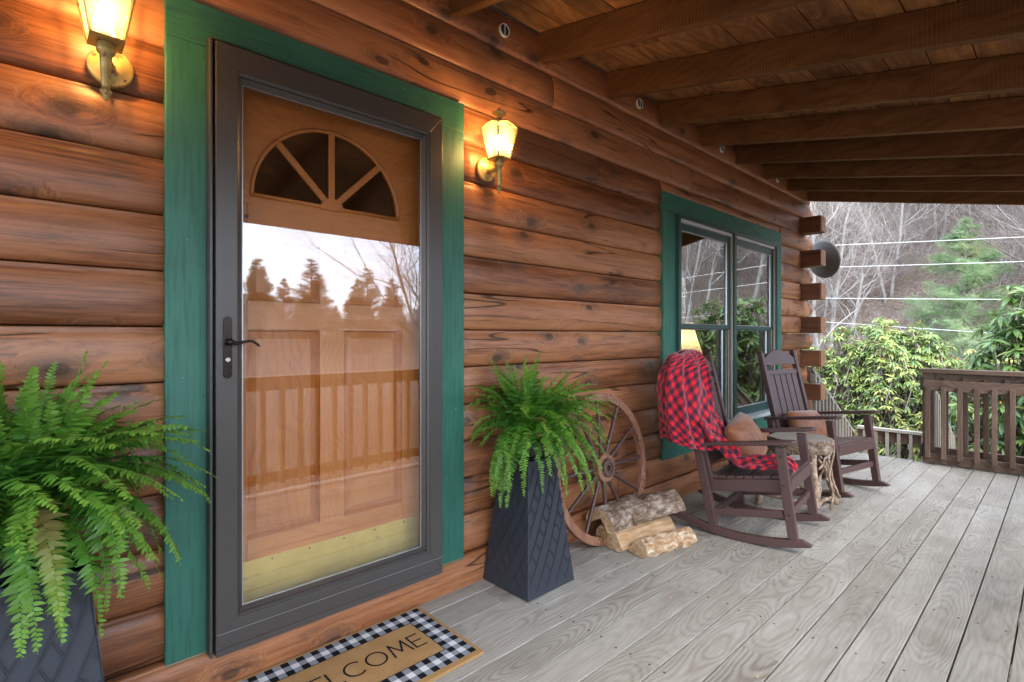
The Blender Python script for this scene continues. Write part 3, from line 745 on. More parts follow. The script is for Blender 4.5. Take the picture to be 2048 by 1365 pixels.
# ------------------------------------------------------------------ wall lanterns
def lantern(y, z, label, energy):
    t = empty('wall_lantern', (0, y, z), 0, label, 'wall lamp', 'brass wall lanterns beside the door')
    B = lambda m, n, mt, sm=False, bv=0, p=None: m.build(n, mt, p or t, smooth=sm, bevel=bv, world=False)
    # z = glass bottom height reference; local: x out of wall
    m = M().lathe([(.057, -.014), (.057, .002), (.053, .006), (.044, .006), (.040, .011), (.034, .012), (.030, .018), (.010, .022)], 32, (0, .022, -.018), 'X'); B(m, 'back_plate', MT['brass'], True)
    ax = .12
    m = M().tube([(.01, .022, -.022), (.045, .016, -.032), (.08, .008, -.040), (ax, 0, -.036)], [.013, .012, .012, .012], 10); B(m, 'arm', MT['brass'], True)
    m = M().lathe([(.004, -.162), (.006, -.155), (.0085, -.148), (.0135, -.142), (.0145, -.135), (.010, -.130), (.0095, -.126), (.0105, -.12), (.0125, -.08), (.0150, -.036), (.0205, -.032), (.0225, -.026), (.0225, -.008), (.017, -.003)], 16, (ax, 0, 0)); B(m, 'stem', MT['brass'], True)
    for dy, dz in ((-.035, .022), (.033, -.030)):
        B(M().lathe([(.0045, .004), (.0045, .009), (.002, .011)], 8, (0, .022 + dy, -.018 + dz), 'X'), 'screw', MT['iron'])
    b0, b1, h = .036, .061, .145
    m = M(); m.hexa([(ax - b0 - .004, -b0 - .004, -.004), (ax + b0 + .004, -b0 - .004, -.004), (ax + b0 + .004, b0 + .004, -.004), (ax - b0 - .004, b0 + .004, -.004)] + [(ax - b0 - .003, -b0 - .003, .003), (ax + b0 + .003, -b0 - .003, .003), (ax + b0 + .003, b0 + .003, .003), (ax - b0 - .003, b0 + .003, .003)]); B(m, 'bottom_tray', MT['brass'])
    cs = [(-1, -1), (1, -1), (1, 1), (-1, 1)]
    for k in range(4):
        a, b = cs[k], cs[(k + 1) % 4]
        e = .0025
        P = [Vector((ax + a[0] * b0, a[1] * b0, .004)), Vector((ax + b[0] * b0, b[1] * b0, .004)), Vector((ax + b[0] * b1, b[1] * b1, h))]
        # arched top edge
        top = []
        for q in range(9):
            f = q / 8; u = Vector((ax + (b[0] * (1 - f) + a[0] * f) * b1, (b[1] * (1 - f) + a[1] * f) * b1, h + .022 * math.sin(PI * f)))
            inn = Vector((ax, 0, u.z)) - u; u += inn * (.16 * math.sin(PI * f)); top.append(u)
        poly = [P[0], P[1]] + top
        nrm = Vector(((a[0] + b[0]) / 2, (a[1] + b[1]) / 2, 0)); n_ = len(poly)
        m = M().add(poly + [p_ - nrm * .002 for p_ in poly], [tuple(range(n_)), tuple(range(2 * n_ - 1, n_ - 1, -1))] + [(i, (i + 1) % n_, n_ + (i + 1) % n_, n_ + i) for i in range(n_)])
        B(m, 'glass_pane', MT['lampglass'])
        m = M().tube([p_ + nrm * .0015 for p_ in top], .0028, 6); B(m, 'top_edge', MT['brass'], True)
        m = M().bar((ax + a[0] * (b0 + .001), a[1] * (b0 + .001), .003), (ax + a[0] * (b1 + .001), a[1] * (b1 + .001), h + .003), .0065, .0065, (a[0], a[1], 0)); B(m, 'corner_strip', MT['brass'])
    m = M(); prof = [(b1 * 1.24, h - .001), (.05, h + .022), (.03, h + .034), (.018, h + .038)]
    n = 16; m.lathe([(.046, h + .021), (.036, h + .029), (.020, h + .036), (.011, h + .041), (.010, h + .052), (.018, h + .056), (.030, h + .066), (.033, h + .071), (.024, h + .078), (.010, h + .084), (.004, h + .088), (.004, h + .094)], 24, (ax, 0, 0)); B(m, 'cap', MT['brass'], True)
    m = M().lathe([(.004, .012), (.010, .012), (.010, .035), (.004, .036)], 10, (ax, 0, 0)); B(m, 'bulb_socket', MT['white'], True)
    m = M().lathe([(.009, .036), (.017, .052), (.022, .072), (.020, .09), (.011, .108), (.002, .116)], 14, (ax, 0, 0)); bl = B(m, 'bulb', MT['bulb'], True)
    ld = bpy.data.lights.new('lantern_light', 'POINT'); ld.energy = energy; ld.color = (1, .57, .22); ld.shadow_soft_size = .03
    lo = bpy.data.objects.new('lantern_light', ld); COL.objects.link(lo); lo.parent = t; lo.location = (ax, 0, .08)
    bl.visible_shadow = True
    return t
lantern(.165, 1.995, 'brass wall lantern lit left of the green door trim', 5.5)
lantern(1.63, 2.010, 'brass wall lantern lit right of the green door trim', 5.5)

# ------------------------------------------------------------------ door mat
def mat_():
    t = empty('door_mat', (.25, .86, 0), 0, 'coir door mat with checked border reading WELCOME', 'door mat')
    g = G('coir_matting'); v = g.obj(); n1 = g.noise(v, 420, 3, .7)[0]; n2 = g.noise(v, 12, 3)[0]
    coir = g.ramp(g.math('ADD', g.math('MULTIPLY', n1, .8), g.math('MULTIPLY', n2, .2)), [(.3, (.20, .10, .035)), (.5, (.40, .235, .10)), (.7, (.56, .37, .18))])
    MT['coir'] = g.bsdf(coir, .95, n1, .9, .003, .1)
    M().box(.030, .474, .480, 1.240, .001, .012).build('coir_base', MT['coir'], t, bevel=.002)
    def ink(nm, c):
        g = G(nm); v = g.obj(); n1 = g.noise(v, 420, 3, .7)[0]
        return g.bsdf(g.mix(g.ramp(n1, [(.35, 0), (.7, 1)]), tuple(x * .7 for x in c), c), .95, n1, .9, .003, .1)
    cols = [ink('mat_print_black', (.014, .015, .018)), ink('mat_print_grey', (.30, .33, .38)), ink('mat_print_white', (.80, .83, .86))]
    ms = [M(), M(), M()]
    x0, x1, y0, y1 = .045, .450, .496, 1.224; nx, ny = 15, 27; cx, cyy = (x1 - x0) / nx, (y1 - y0) / ny
    for i in range(nx):
        for j in range(ny):
            if 3 <= i < nx - 3 and 3 <= j < ny - 3: continue
            k = {0: 0, 1: 1, 2: 2}[(i % 2) + (j % 2)]
            a, b = x0 + i * cx, y0 + j * cyy
            ms[k].add([(a, b, .0126), (a + cx, b, .0126), (a + cx, b + cyy, .0126), (a, b + cyy, .0126)], [(0, 1, 2, 3)])
    for m, c, nm in zip(ms, cols, ('black_squares', 'grey_squares', 'white_squares')): tag(m.build(nm, c, t, fixn=False), kind='stuff')
    a0, a1, b0, b1 = x0 + 3 * cx, x1 - 3 * cx, y0 + 3 * cyy, y1 - 3 * cyy; e = .0035
    m = M()
    for (p, q, r_, s_) in ((a0, a1, b0, b0 + e), (a0, a1, b1 - e, b1), (a0, a0 + e, b0 + e, b1 - e), (a1 - e, a1, b0 + e, b1 - e)):
        m.add([(p, r_, .0127), (q, r_, .0127), (q, s_, .0127), (p, s_, .0127)], [(0, 1, 2, 3)])
    m.build('inner_border', cols[0], t, fixn=False)
    # letters: strokes in (u along +y, v up = -x)
    Hh = .088; st = .0075
    def arc(cx_, cy_, r, a0, a1, n=22): return [(cx_ + r * math.cos(R(a0 + (a1 - a0) * k / n)), cy_ + r * math.sin(R(a0 + (a1 - a0) * k / n))) for k in range(n + 1)]
    LT = {'W': (.100, [[(0, 1), (.25, 0), (.5, 1), (.75, 0), (1, 1)]]), 'E': (.042, [[(1, 1), (0, 1), (0, 0), (1, 0)], [(0, .5), (.92, .5)]]),
          'L': (.036, [[(0, 1), (0, 0), (1, 0)]]), 'M': (.074, [[(0, 0), (.14, 1), (.5, .22), (.86, 1), (1, 0)]])}
    x = 0; strokes = []
    for ch in 'WELCOME':
        if ch in 'OC':
            r = Hh / 2; strokes.append([(x + (r + a) * .9, r + b) for a, b in arc(0, 0, r - st / 2, *((0, 360) if ch == 'O' else (48, 312)))]); x += (Hh * .9 if ch == 'O' else Hh * .76) + .016
        else:
            wd, ss = LT[ch]
            for s_ in ss: strokes.append([(x + a * wd, st / 2 + b * (Hh - st)) for a, b in s_])
            x += wd + .016
    tot = x - .016
    for ln in strokes:
        pass
    lm = M(); hgt = .0135
    for ln in strokes:
        for (a, b), (c, d) in zip(ln[:-1], ln[1:]):
            dx, dy = c - a, d - b; l_ = math.hypot(dx, dy); ex, ey = dx / l_ * st * .45, dy / l_ * st * .45; px, py = -dy / l_ * st / 2, dx / l_ * st / 2
            if l_ < .02: ex, ey = dx / l_ * st * .12, dy / l_ * st * .12
            q = [(a - ex + px, b - ey + py), (a - ex - px, b - ey - py), (c + ex - px, d + ey - py), (c + ex + px, d + ey + py)]
            hgt += .000004
            lm.add([(.2475 + Hh / 2 - v_ + 0.0, .845 - tot / 2 + u_, hgt) for u_, v_ in q], [(0, 1, 2, 3)])
    lm.build('lettering', cols[0], t, fixn=False)
mat_()

# ------------------------------------------------------------------ planters with ferns
def planter_mat():
    g = G('black_quilted_planter'); v = g.obj(); n1 = g.noise(v, 260, 3, .6)[0]; n2 = g.noise(g.vmath('MULTIPLY', v, (1, 1, 6)), 60, 2)[0]
    return g.bsdf(g.mix(n1, (.017, .020, .027), (.036, .042, .054)), .48, g.math('ADD', n1, n2), .35, .001, .45)
MT['planter'] = planter_mat()
def planter(x, y, rz_, label):
    t = empty('planter', (x, y, 0), rz_, label, 'planter', 'tall black tapered planters')
    b, tp, h = .157, .095, .60
    m = M(); m.hexa([(-b, -b, .004), (b, -b, .004), (b, b, .004), (-b, b, .004), (-tp, -tp, h - .04), (tp, -tp, h - .04), (tp, tp, h - .04), (-tp, tp, h - .04)])
    m.f.pop(1)
    # rim
    o = [(-tp, -tp), (tp, -tp), (tp, tp), (-tp, tp)]
    m.add([(p, q, h - .04) for p, q in o] + [(p * 1.0, q * 1.0, h) for p, q in o] + [(p * .93, q * .93, h) for p, q in o] + [(p * .93, q * .93, h - .06) for p, q in o],
          [(i + k, (i + 1) % 4 + k, (i + 1) % 4 + 4 + k, i + 4 + k) for k in (0, 4, 8) for i in range(4)])
    body = m.build('body', MT['planter'], t, world=False, bevel=.004)
    # embossed double-line lattice on the four faces
    face = []
    for q in range(4):
        m = M(); rot = Matrix.Rotation(q * PI / 2, 3, 'Z')
        def P(u, z):
            hw = b + (tp - b) * z / h; d = hw + .0004
            return rot @ Vector((d, u * hw, z))
        def clip(u0, z0, u1, z1): return (u0, z0, u1, z1)
        nd = 7; sl = 2.9      # slope in u per height h
        for s_ in (1, -1):
            for k in range(-9, 10):
                for off in (-.012, .012):
                    # line: u = s_*(c + 2.0*z/h*..)
                    c = k * .42 + off * 1.6
                    seg = []
                    for j in range(41):
                        zz = h * j / 40; u = s_ * (c + 2.4 * (j / 40 - .5))
                        seg.append((u, zz))
                    ins = [(u, z) for u, z in seg if abs(u) < .985]
                    if len(ins) < 3: continue
                    # woven look: every line is broken where the other family passes over it
                    run = []
                    for idx, (u, z) in enumerate(ins):
                        ph = ((u * s_ - (c)) / .42 + (k if s_ > 0 else k + 1)) 
                        run.append((u, z))
                    for (u0, z0), (u1, z1) in zip(run[:-1], run[1:]):
                        if z0 < .02 or z1 > .575: continue
                        cell = int(math.floor(z0 / h * 11.4 + (0 if s_ > 0 else .5)))
                        if (cell + k + (0 if s_ > 0 else 1)) % 2 == 0 and s_ < 0: continue
                        m.bar(P(u0, z0), P(u1, z1), 0.0022, .0020, rot @ Vector((1, 0, 0)))
        o = m.build('embossed_lines', MT['planter'], body, world=False); tag(o, kind='stuff')
    return t
planter(.170, 1.775, 0, 'black tapered planter under the smaller fern right of the door')
planter(.195, .020, 0, 'black tapered planter under the big fern at the left edge')

def fern_mat():
    g = G('fern_frond_green'); v = g.obj(); t = g.n('ShaderNodeTexCoord').outputs['UV']; sp = g.n('ShaderNodeSeparateXYZ'); g.l(t, sp.inputs[0])
    n1 = g.noise(v, 9, 3)[0]
    base = g.mix(g.ramp(g.rnd(), [(.1, 0), (.9, 1)]), (.024, .110, .014), (.095, .28, .026))
    base = g.mix(g.ramp(n1, [(.3, 0), (.75, .7)]), base, (.055, .19, .022))
    base = g.mix(g.math('GREATER_THAN', g.math('FRACT', g.math('MULTIPLY', g.rnd(), 77.7)), .965), base, (.22, .15, .05))
    c = g.mix(g.ramp(sp.outputs[0], [(.45, 0), (1, .85)]), base, (.22, .40, .05))
    c = g.mix(g.math('MULTIPLY', sp.outputs[1], .35), c, (.16, .36, .05))
    b = g.n('ShaderNodeBsdfPrincipled'); g.l(c, b.inputs['Base Color']); b.inputs['Roughness'].default_value = .42; b.inputs['Specular IOR Level'].default_value = .35
    tl = g.n('ShaderNodeBsdfTranslucent'); g.l(c, tl.inputs[0]); a = g.n('ShaderNodeMixShader'); a.inputs[0].default_value = .28
    g.l(b.outputs[0], a.inputs[1]); g.l(tl.outputs[0], a.inputs[2]); g.l(a.outputs[0], g.out.inputs[0]); return g.m
MT['fern'] = fern_mat()
def frond(rng, c, az, e0, Ln, droop, lp, curl=0.0):
    n = int(Ln / .0105); pts = [Vector(c)]; e = e0; a = az
    ds = Ln / n
    for i in range(n):
        f = i / n
        d = Vector((math.cos(a) * math.cos(e), math.sin(a) * math.cos(e), math.sin(e)))
        p = pts[-1] + d * ds
        if p.x < .035: p.x = .035 + (p.x - .035) * .15; 
        pts.append(p)
        e -= droop * ds / .1 * (1.35 - .5 * f) * max(.12, math.cos(e * .9)); a += curl * ds / .1 + rng.uniform(-.04, .04); e += rng.uniform(-.03, .03)
    m = M(); m.uv = []
    rad = [.0016 * (1 - .75 * i / n) for i in range(n + 1)]
    m.tube(pts, rad, 4, False); m.uv += [(min(1, (k // 4) / n), .9) for k in range(len(m.v))]
    roll = rng.uniform(-.5, .5)
    for i in range(2, n):
        f = i / n; t = (pts[i + 1] - pts[i - 1]).normalized()
        up = Vector((0, 0, 1)) if abs(t.z) < .93 else Vector((-math.cos(az), -math.sin(az), .0))
        sd = t.cross(up)
        if sd.length < .05: sd = Vector((-math.sin(az), math.cos(az), 0))
        sd.normalize(); nm = sd.cross(t).normalized()
        if nm.dot(Vector((math.cos(az), math.sin(az), .7))) < 0 and t.z < -.5: pass
        sd = (sd * math.cos(roll * f) + nm * math.sin(roll * f)).normalized(); nm = sd.cross(t).normalized()
        prof = min(1, .35 + f * 5) * (1 - max(0, f - .45) / .55 * .82)
        for s_ in (1, -1):
            l_ = lp * prof * rng.uniform(.78, 1.1) * (1 if rng.random() > .035 else .25); wd = .0056 * (.55 + .45 * prof) * (lp / .036)
            ja = .26 + rng.uniform(-.16, .20); dr = (sd * s_ * math.cos(ja) + t * math.sin(ja) - nm * rng.uniform(-.10, .45)).normalized()
            ax = t.lerp(nm, rng.uniform(-.45, .45)).normalized()
            b0 = pts[i] + t * (.002 if s_ > 0 else -.002)
            p1, p2, p3 = b0 + dr * l_ * .22, b0 + dr * l_ * .66 - nm * l_ * .04, b0 + dr * l_ - nm * l_ * rng.uniform(.05, .22) + t * l_ * .10
            q = [b0 - ax * wd * .35, b0 + ax * wd * .6, p1 - ax * wd, p1 + ax * wd, p2 - ax * wd * .72, p2 + ax * wd * .72, p3]
            k = len(m.v); m.add(q, [(0, 2, 3, 1), (2, 4, 5, 3), (4, 6, 5)]); m.uv += [(f, 0.2), (f, .2), (f, 0), (f, 0), (f, .5), (f, .5), (f, 1)]
    return m
def fern(x, y, zc, seed, nf, Lr, lp, label, extra=()):
    rng = random.Random(seed)
    t = empty('potted_fern', (x, y, .6), 0, label, 'potted fern', 'ferns in the tall black planters')
    M().lathe([(.062, .53), (.070, .57), (.080, .65), (.085, .662), (.085, .680), (.078, .680), (.076, .66)], 24, (x, y, 0), cap=False).build('pot', MT['pot'], t, smooth=True)
    M().lathe([(.001, .665), (.076, .663), (.076, .66)], 20, (x, y, 0), cap=False).build('soil', MT['soil'], t)
    specs = []
    for k in range(nf):
        f = k / nf; az = k * 2.399 + rng.uniform(-.3, .3)
        tier = rng.random()
        if tier < .24: e0, dr, Ln = R(rng.uniform(62, 86)), rng.uniform(.12, .40), rng.uniform(.6, 1.0)
        elif tier < .68: e0, dr, Ln = R(rng.uniform(35, 65)), rng.uniform(.28, .48), rng.uniform(.85, 1.1)
        else: e0, dr, Ln = R(rng.uniform(15, 45)), rng.uniform(.42, .66), rng.uniform(.8, 1.08)
        specs.append((az, e0, Ln * Lr, dr))
    specs += list(extra)
    for az, e0, Ln, dr in specs:
        r = rng.uniform(0, .055); c = (x + r * math.cos(az), y + r * math.sin(az), zc + rng.uniform(-.01, .02))
        if math.cos(az) < -.2 and e0 < 1.0: Ln *= .7; e0 += .3
        m = frond(rng, c, az, e0, Ln, dr, lp * rng.uniform(.85, 1.12), rng.uniform(-.2, .2))
        me = m.mesh('frond', MT['fern'], False, parent_off(t)); o = bpy.data.objects.new('frond', me); COL.objects.link(o); o.parent = t
    return t
fern(.175, 1.775, .73, 3, 165, .455, .036, 'bushy green fern in the planter right of the door')
fern(.160, -.005, .75, 9, 190, .435, .044, 'big green fern at the left edge spilling over its planter', extra=[(1.25, R(60), .50, .34), (1.1, R(48), .46, .40), (.2, R(20), .42, .5), (.6, R(15), .42, .5), (-.2, R(18), .42, .5), (.9, R(20), .42, .5), (.4, R(5), .36, .5)])

# ------------------------------------------------------------------ wagon wheel
def wheel():
    cyw, rad = 2.425, .425
    lean = math.atan2(.085, 2 * rad)
    t = empty('wagon_wheel', (.120, cyw, 0), 0, 'wooden wagon wheel with twelve spokes leaning on the log wall', 'wagon wheel')
    # local frame: built around hub centre in yz plane then tipped towards the wall
    Mx = Matrix.Translation((0, 0, rad * math.cos(lean))) @ Matrix.Rotation(-lean, 4, 'Y')
    def B(m, n, mt, sm=False, bv=0):
        m.v = [tuple(Mx @ Vector(p)) for p in m.v]; return m.build(n, mt, t, smooth=sm, bevel=bv, world=False)
    # six felloes
    for k in range(6):
        a0, a1 = k * PI / 3 + .262 + .003, (k + 1) * PI / 3 + .262 - .003; m = M(); n = 10; vs = []
        for j in range(n + 1):
            a = a0 + (a1 - a0) * j / n
            for r, x in ((rad - .047, -.017), (rad, -.017), (rad, .017), (rad - .047, .017)): vs.append((x, r * math.cos(a), r * math.sin(a)))
        fs = [(0, 1, 2, 3), tuple(4 * n + q for q in (3, 2, 1, 0))]
        for j in range(n):
            for q in range(4): q2 = (q + 1) % 4; fs.append((4 * j + q, 4 * j + q2, 4 * j + 4 + q2, 4 * j + 4 + q))
        B(m.add(vs, fs), 'rim_segment', MT['wheelwood'], bv=.003)
    for k in range(12):
        a = k * PI / 6; c, s = math.cos(a), math.sin(a)
        rr = [.05, .09, .13, .2, .3, rad - .055, rad - .044]
        B(M().tube([(0, r * c, r * s) for r in rr], [.012, .0135, .0125, .0115, .0105, .0098, .0105], 10), 'spoke', MT['spoke'], True)
    for k in range(12):
        a = k * PI / 6 + PI / 12; B(M().lathe([(.0045, .0165), (.003, .0195)], 8, (0, (rad - .022) * math.cos(a), (rad - .022) * math.sin(a)), 'X'), 'nail', MT['brassnail'])
    B(M().lathe([(.080, .016), (.080, .030), (.076, .034), (.052, .034)], 32, (0, 0, 0), 'X', False), 'hub_flange', MT['wheelwood'])
    B(M().lathe([(.052, .030), (.052, .050), (.047, .055), (.030, .055), (.028, .047), (.017, .047), (.016, .02), (.0, .02)], 28, (0, 0, 0), 'X', False), 'hub_cap', MT['iron'])
    B(M().lathe([(.076, -.04), (.080, -.02), (.080, .0155), (.0, .0155)], 28, (0, 0, 0), 'X'), 'hub', MT['wheelwood'])
    for k in range(8):
        a = k * PI / 4 + .2; B(M().lathe([(.004, .033), (.0025, .036)], 8, (0, .067 * math.cos(a), .067 * math.sin(a)), 'X'), 'nail', MT['brassnail'])
wheel()

# ------------------------------------------------------------------ firewood
def bark_mat(nm, c0, c1, c2):
    g = G(nm); v = g.obj(rand=1); n1 = g.noise(g.vmath('MULTIPLY', v, (1, .45, 1)), 42, 5, .7, .5)[0]; vo = g.vor(g.vmath('MULTIPLY', v, (1, .4, 1)), 46, 1, 'F1')['Distance']
    n2 = g.noise(v, 13, 4)[0]
    c = g.ramp(g.math('ADD', g.math('MULTIPLY', n1, .7), g.math('MULTIPLY', n2, .35)), [(.38, c0), (.52, c1), (.66, c2)])
    return g.bsdf(c, .9, g.math('ADD', n1, vo), 1.0, .008, .2)
MT['bark'] = bark_mat('flaky_bark', (.06, .038, .026), (.20, .135, .092), (.43, .37, .30))
MT['palebark'] = bark_mat('pale_flaky_bark', (.20, .10, .05), (.42, .27, .15), (.66, .58, .48))
def splitwood(nm, c0, c1, c2, grey=0):
    g = G(nm); v = g.obj(rand=1); n1 = g.noise(g.vmath('MULTIPLY', v, (1, .12, 1)), 60, 4, .6)[0]; n2 = g.noise(v, 8, 4)[0]
    c = g.ramp(g.math('ADD', g.math('MULTIPLY', n1, .6), g.math('MULTIPLY', n2, .4)), [(.35, c0), (.5, c1), (.65, c2)])
    return g.bsdf(c, .8, n1, .6, .003, .2)
MT['split'] = splitwood('split_firewood', (.30, .17, .08), (.48, .31, .17), (.62, .45, .29))
MT['splitgrey'] = splitwood('weathered_split_firewood', (.12, .11, .10), (.21, .195, .18), (.34, .31, .27))
def firewood(label, poly, length, loc, rot, bark_ids, bmat, smat, seed, taper=.06, ragged=0, emat=None):
    """poly: cross-section corner list (x,z); bark_ids: indices of polygon edges that carry bark. Extruded along local y."""
    t = empty('firewood_log', loc, 0, label, 'firewood', 'firewood on the deck by the wheel'); t.rotation_euler = rot; t.scale = (1.1, 1.06, 1.12)
    rng = random.Random(seed)
    # refine polygon
    P = []; E = []
    n = len(poly)
    for i in range(n):
        a, b = Vector(poly[i]), Vector(poly[(i + 1) % n]); k = max(1, int((b - a).length / .012))
        for j in range(k): P.append(a + (b - a) * j / k); E.append(i)
    ny = 16; n = len(P); vs = []; ny = 30
    c0 = sum(P, Vector((0, 0))) / n
    for j in range(ny + 1):
        f = j / ny; sc = 1 - taper * f
        for i, p in enumerate(P):
            q = c0 + (p - c0) * sc
            amp = .0085 if E[i] in bark_ids else .0035
            d = amp * mnoise.noise(Vector((p.x * 26 + seed, f * length * (26 if E[i] in bark_ids else 7), p.y * 26)))
            dirv = (p - c0).normalized()
            if E[i] in bark_ids: d += .0045 * mnoise.noise(Vector((p.x * 70 + seed, f * length * 40, p.y * 70)))
            q = q + dirv * d
            yy = (f - .5) * length
            if j == ny and ragged: yy += ragged * mnoise.noise(Vector((p.x * 20, p.y * 20, seed)))
            vs.append((q.x, yy + .004 * mnoise.noise(Vector((p.x * 30, p.y * 30, f * 9))), q.y))
    def shell(ids, name, mt, sm=True):
        m = M(); keep = []
        f = []
        for j in range(ny):
            for i in range(n):
                if (E[i] in bark_ids) == ids: i2 = (i + 1) % n; f.append((j * n + i, j * n + i2, (j + 1) * n + i2, (j + 1) * n + i))
        if not f: return
        used = sorted({q for a in f for q in a}); mp_ = {q: k for k, q in enumerate(used)}
        m.add([vs[q] for q in used], [tuple(mp_[q] for q in a) for a in f]); m.build(name, mt, t, smooth=sm, world=False, fixn=False)
    shell(True, 'bark', bmat); shell(False, 'split_face', smat, False)
    # end faces
    for j, nm in ((0, 'cut_end'), (ny, 'cut_end')):
        ring = [vs[j * n + i] for i in range(n)]; cc = Vector((c0.x, ring[0][1], c0.y))
        m = M().add(ring + [tuple(cc)], [(i, (i + 1) % n, n) for i in range(n)]); m.build(nm, emat or smat, t, world=False)
    return t
def arcp(r, a0, a1, n=9, c=(0, 0), sx=1): return [(c[0] + sx * r * math.cos(R(a0 + (a1 - a0) * k / n)), c[1] + r * math.sin(R(a0 + (a1 - a0) * k / n))) for k in range(n + 1)]
# front quarter log with pale bark towards the camera
q = [(-.055, 0), (.035, 0)] + arcp(.085, 22, 88, 6, (-.045, .0)) + [(-.03, .075)]
firewood('short firewood log with pale bark at the front of the pile', [(-.075, .003), (.045, .003), (.062, .03), (.05, .065), (.012, .088), (-.02, .075)], .36, (.425, 2.575, 0), (0, 0, R(-13)), (1, 2, 3, 4), MT['palebark'], MT['split'], 3, .02)
# lower big split piece, grey weathered face up
firewood('wide split firewood log with bare pale top under the others', [(-.105, .003), (.055, .003), (.082, .02), (.035, .082), (-.01, .098), (-.075, .098), (-.105, .07)], .46, (.262, 2.60, 0), (0, 0, R(-8)), (), MT['bark'], MT['split'], 5, .30, .05)
# upper hollow half round on the left
hol = arcp(.083, -8, 188, 12, (0, 0), 1.12) + [(-.058, -.012), (-.046, .02), (-.02, .043), (.018, .045), (.045, .022), (.056, -.014)]
firewood('hollow half round firewood log with rough brown bark lying on the left', hol, .34, (.165, 2.53, .126), (R(2), R(10), R(-3)), tuple(range(12)), MT['bark'], MT['split'], 7, .05)
# topmost slab of bark leaning across
slab = arcp(.112, 38, 142, 9, (0, -.06)) + [(-.07, .002), (0, .022), (.07, .002)]
firewood('rough barked slab of firewood lying on top of the pile', slab, .31, (.275, 2.70, .172), (R(9), R(24), R(-24)), tuple(range(9)), MT['bark'], MT['split'], 9, .03)

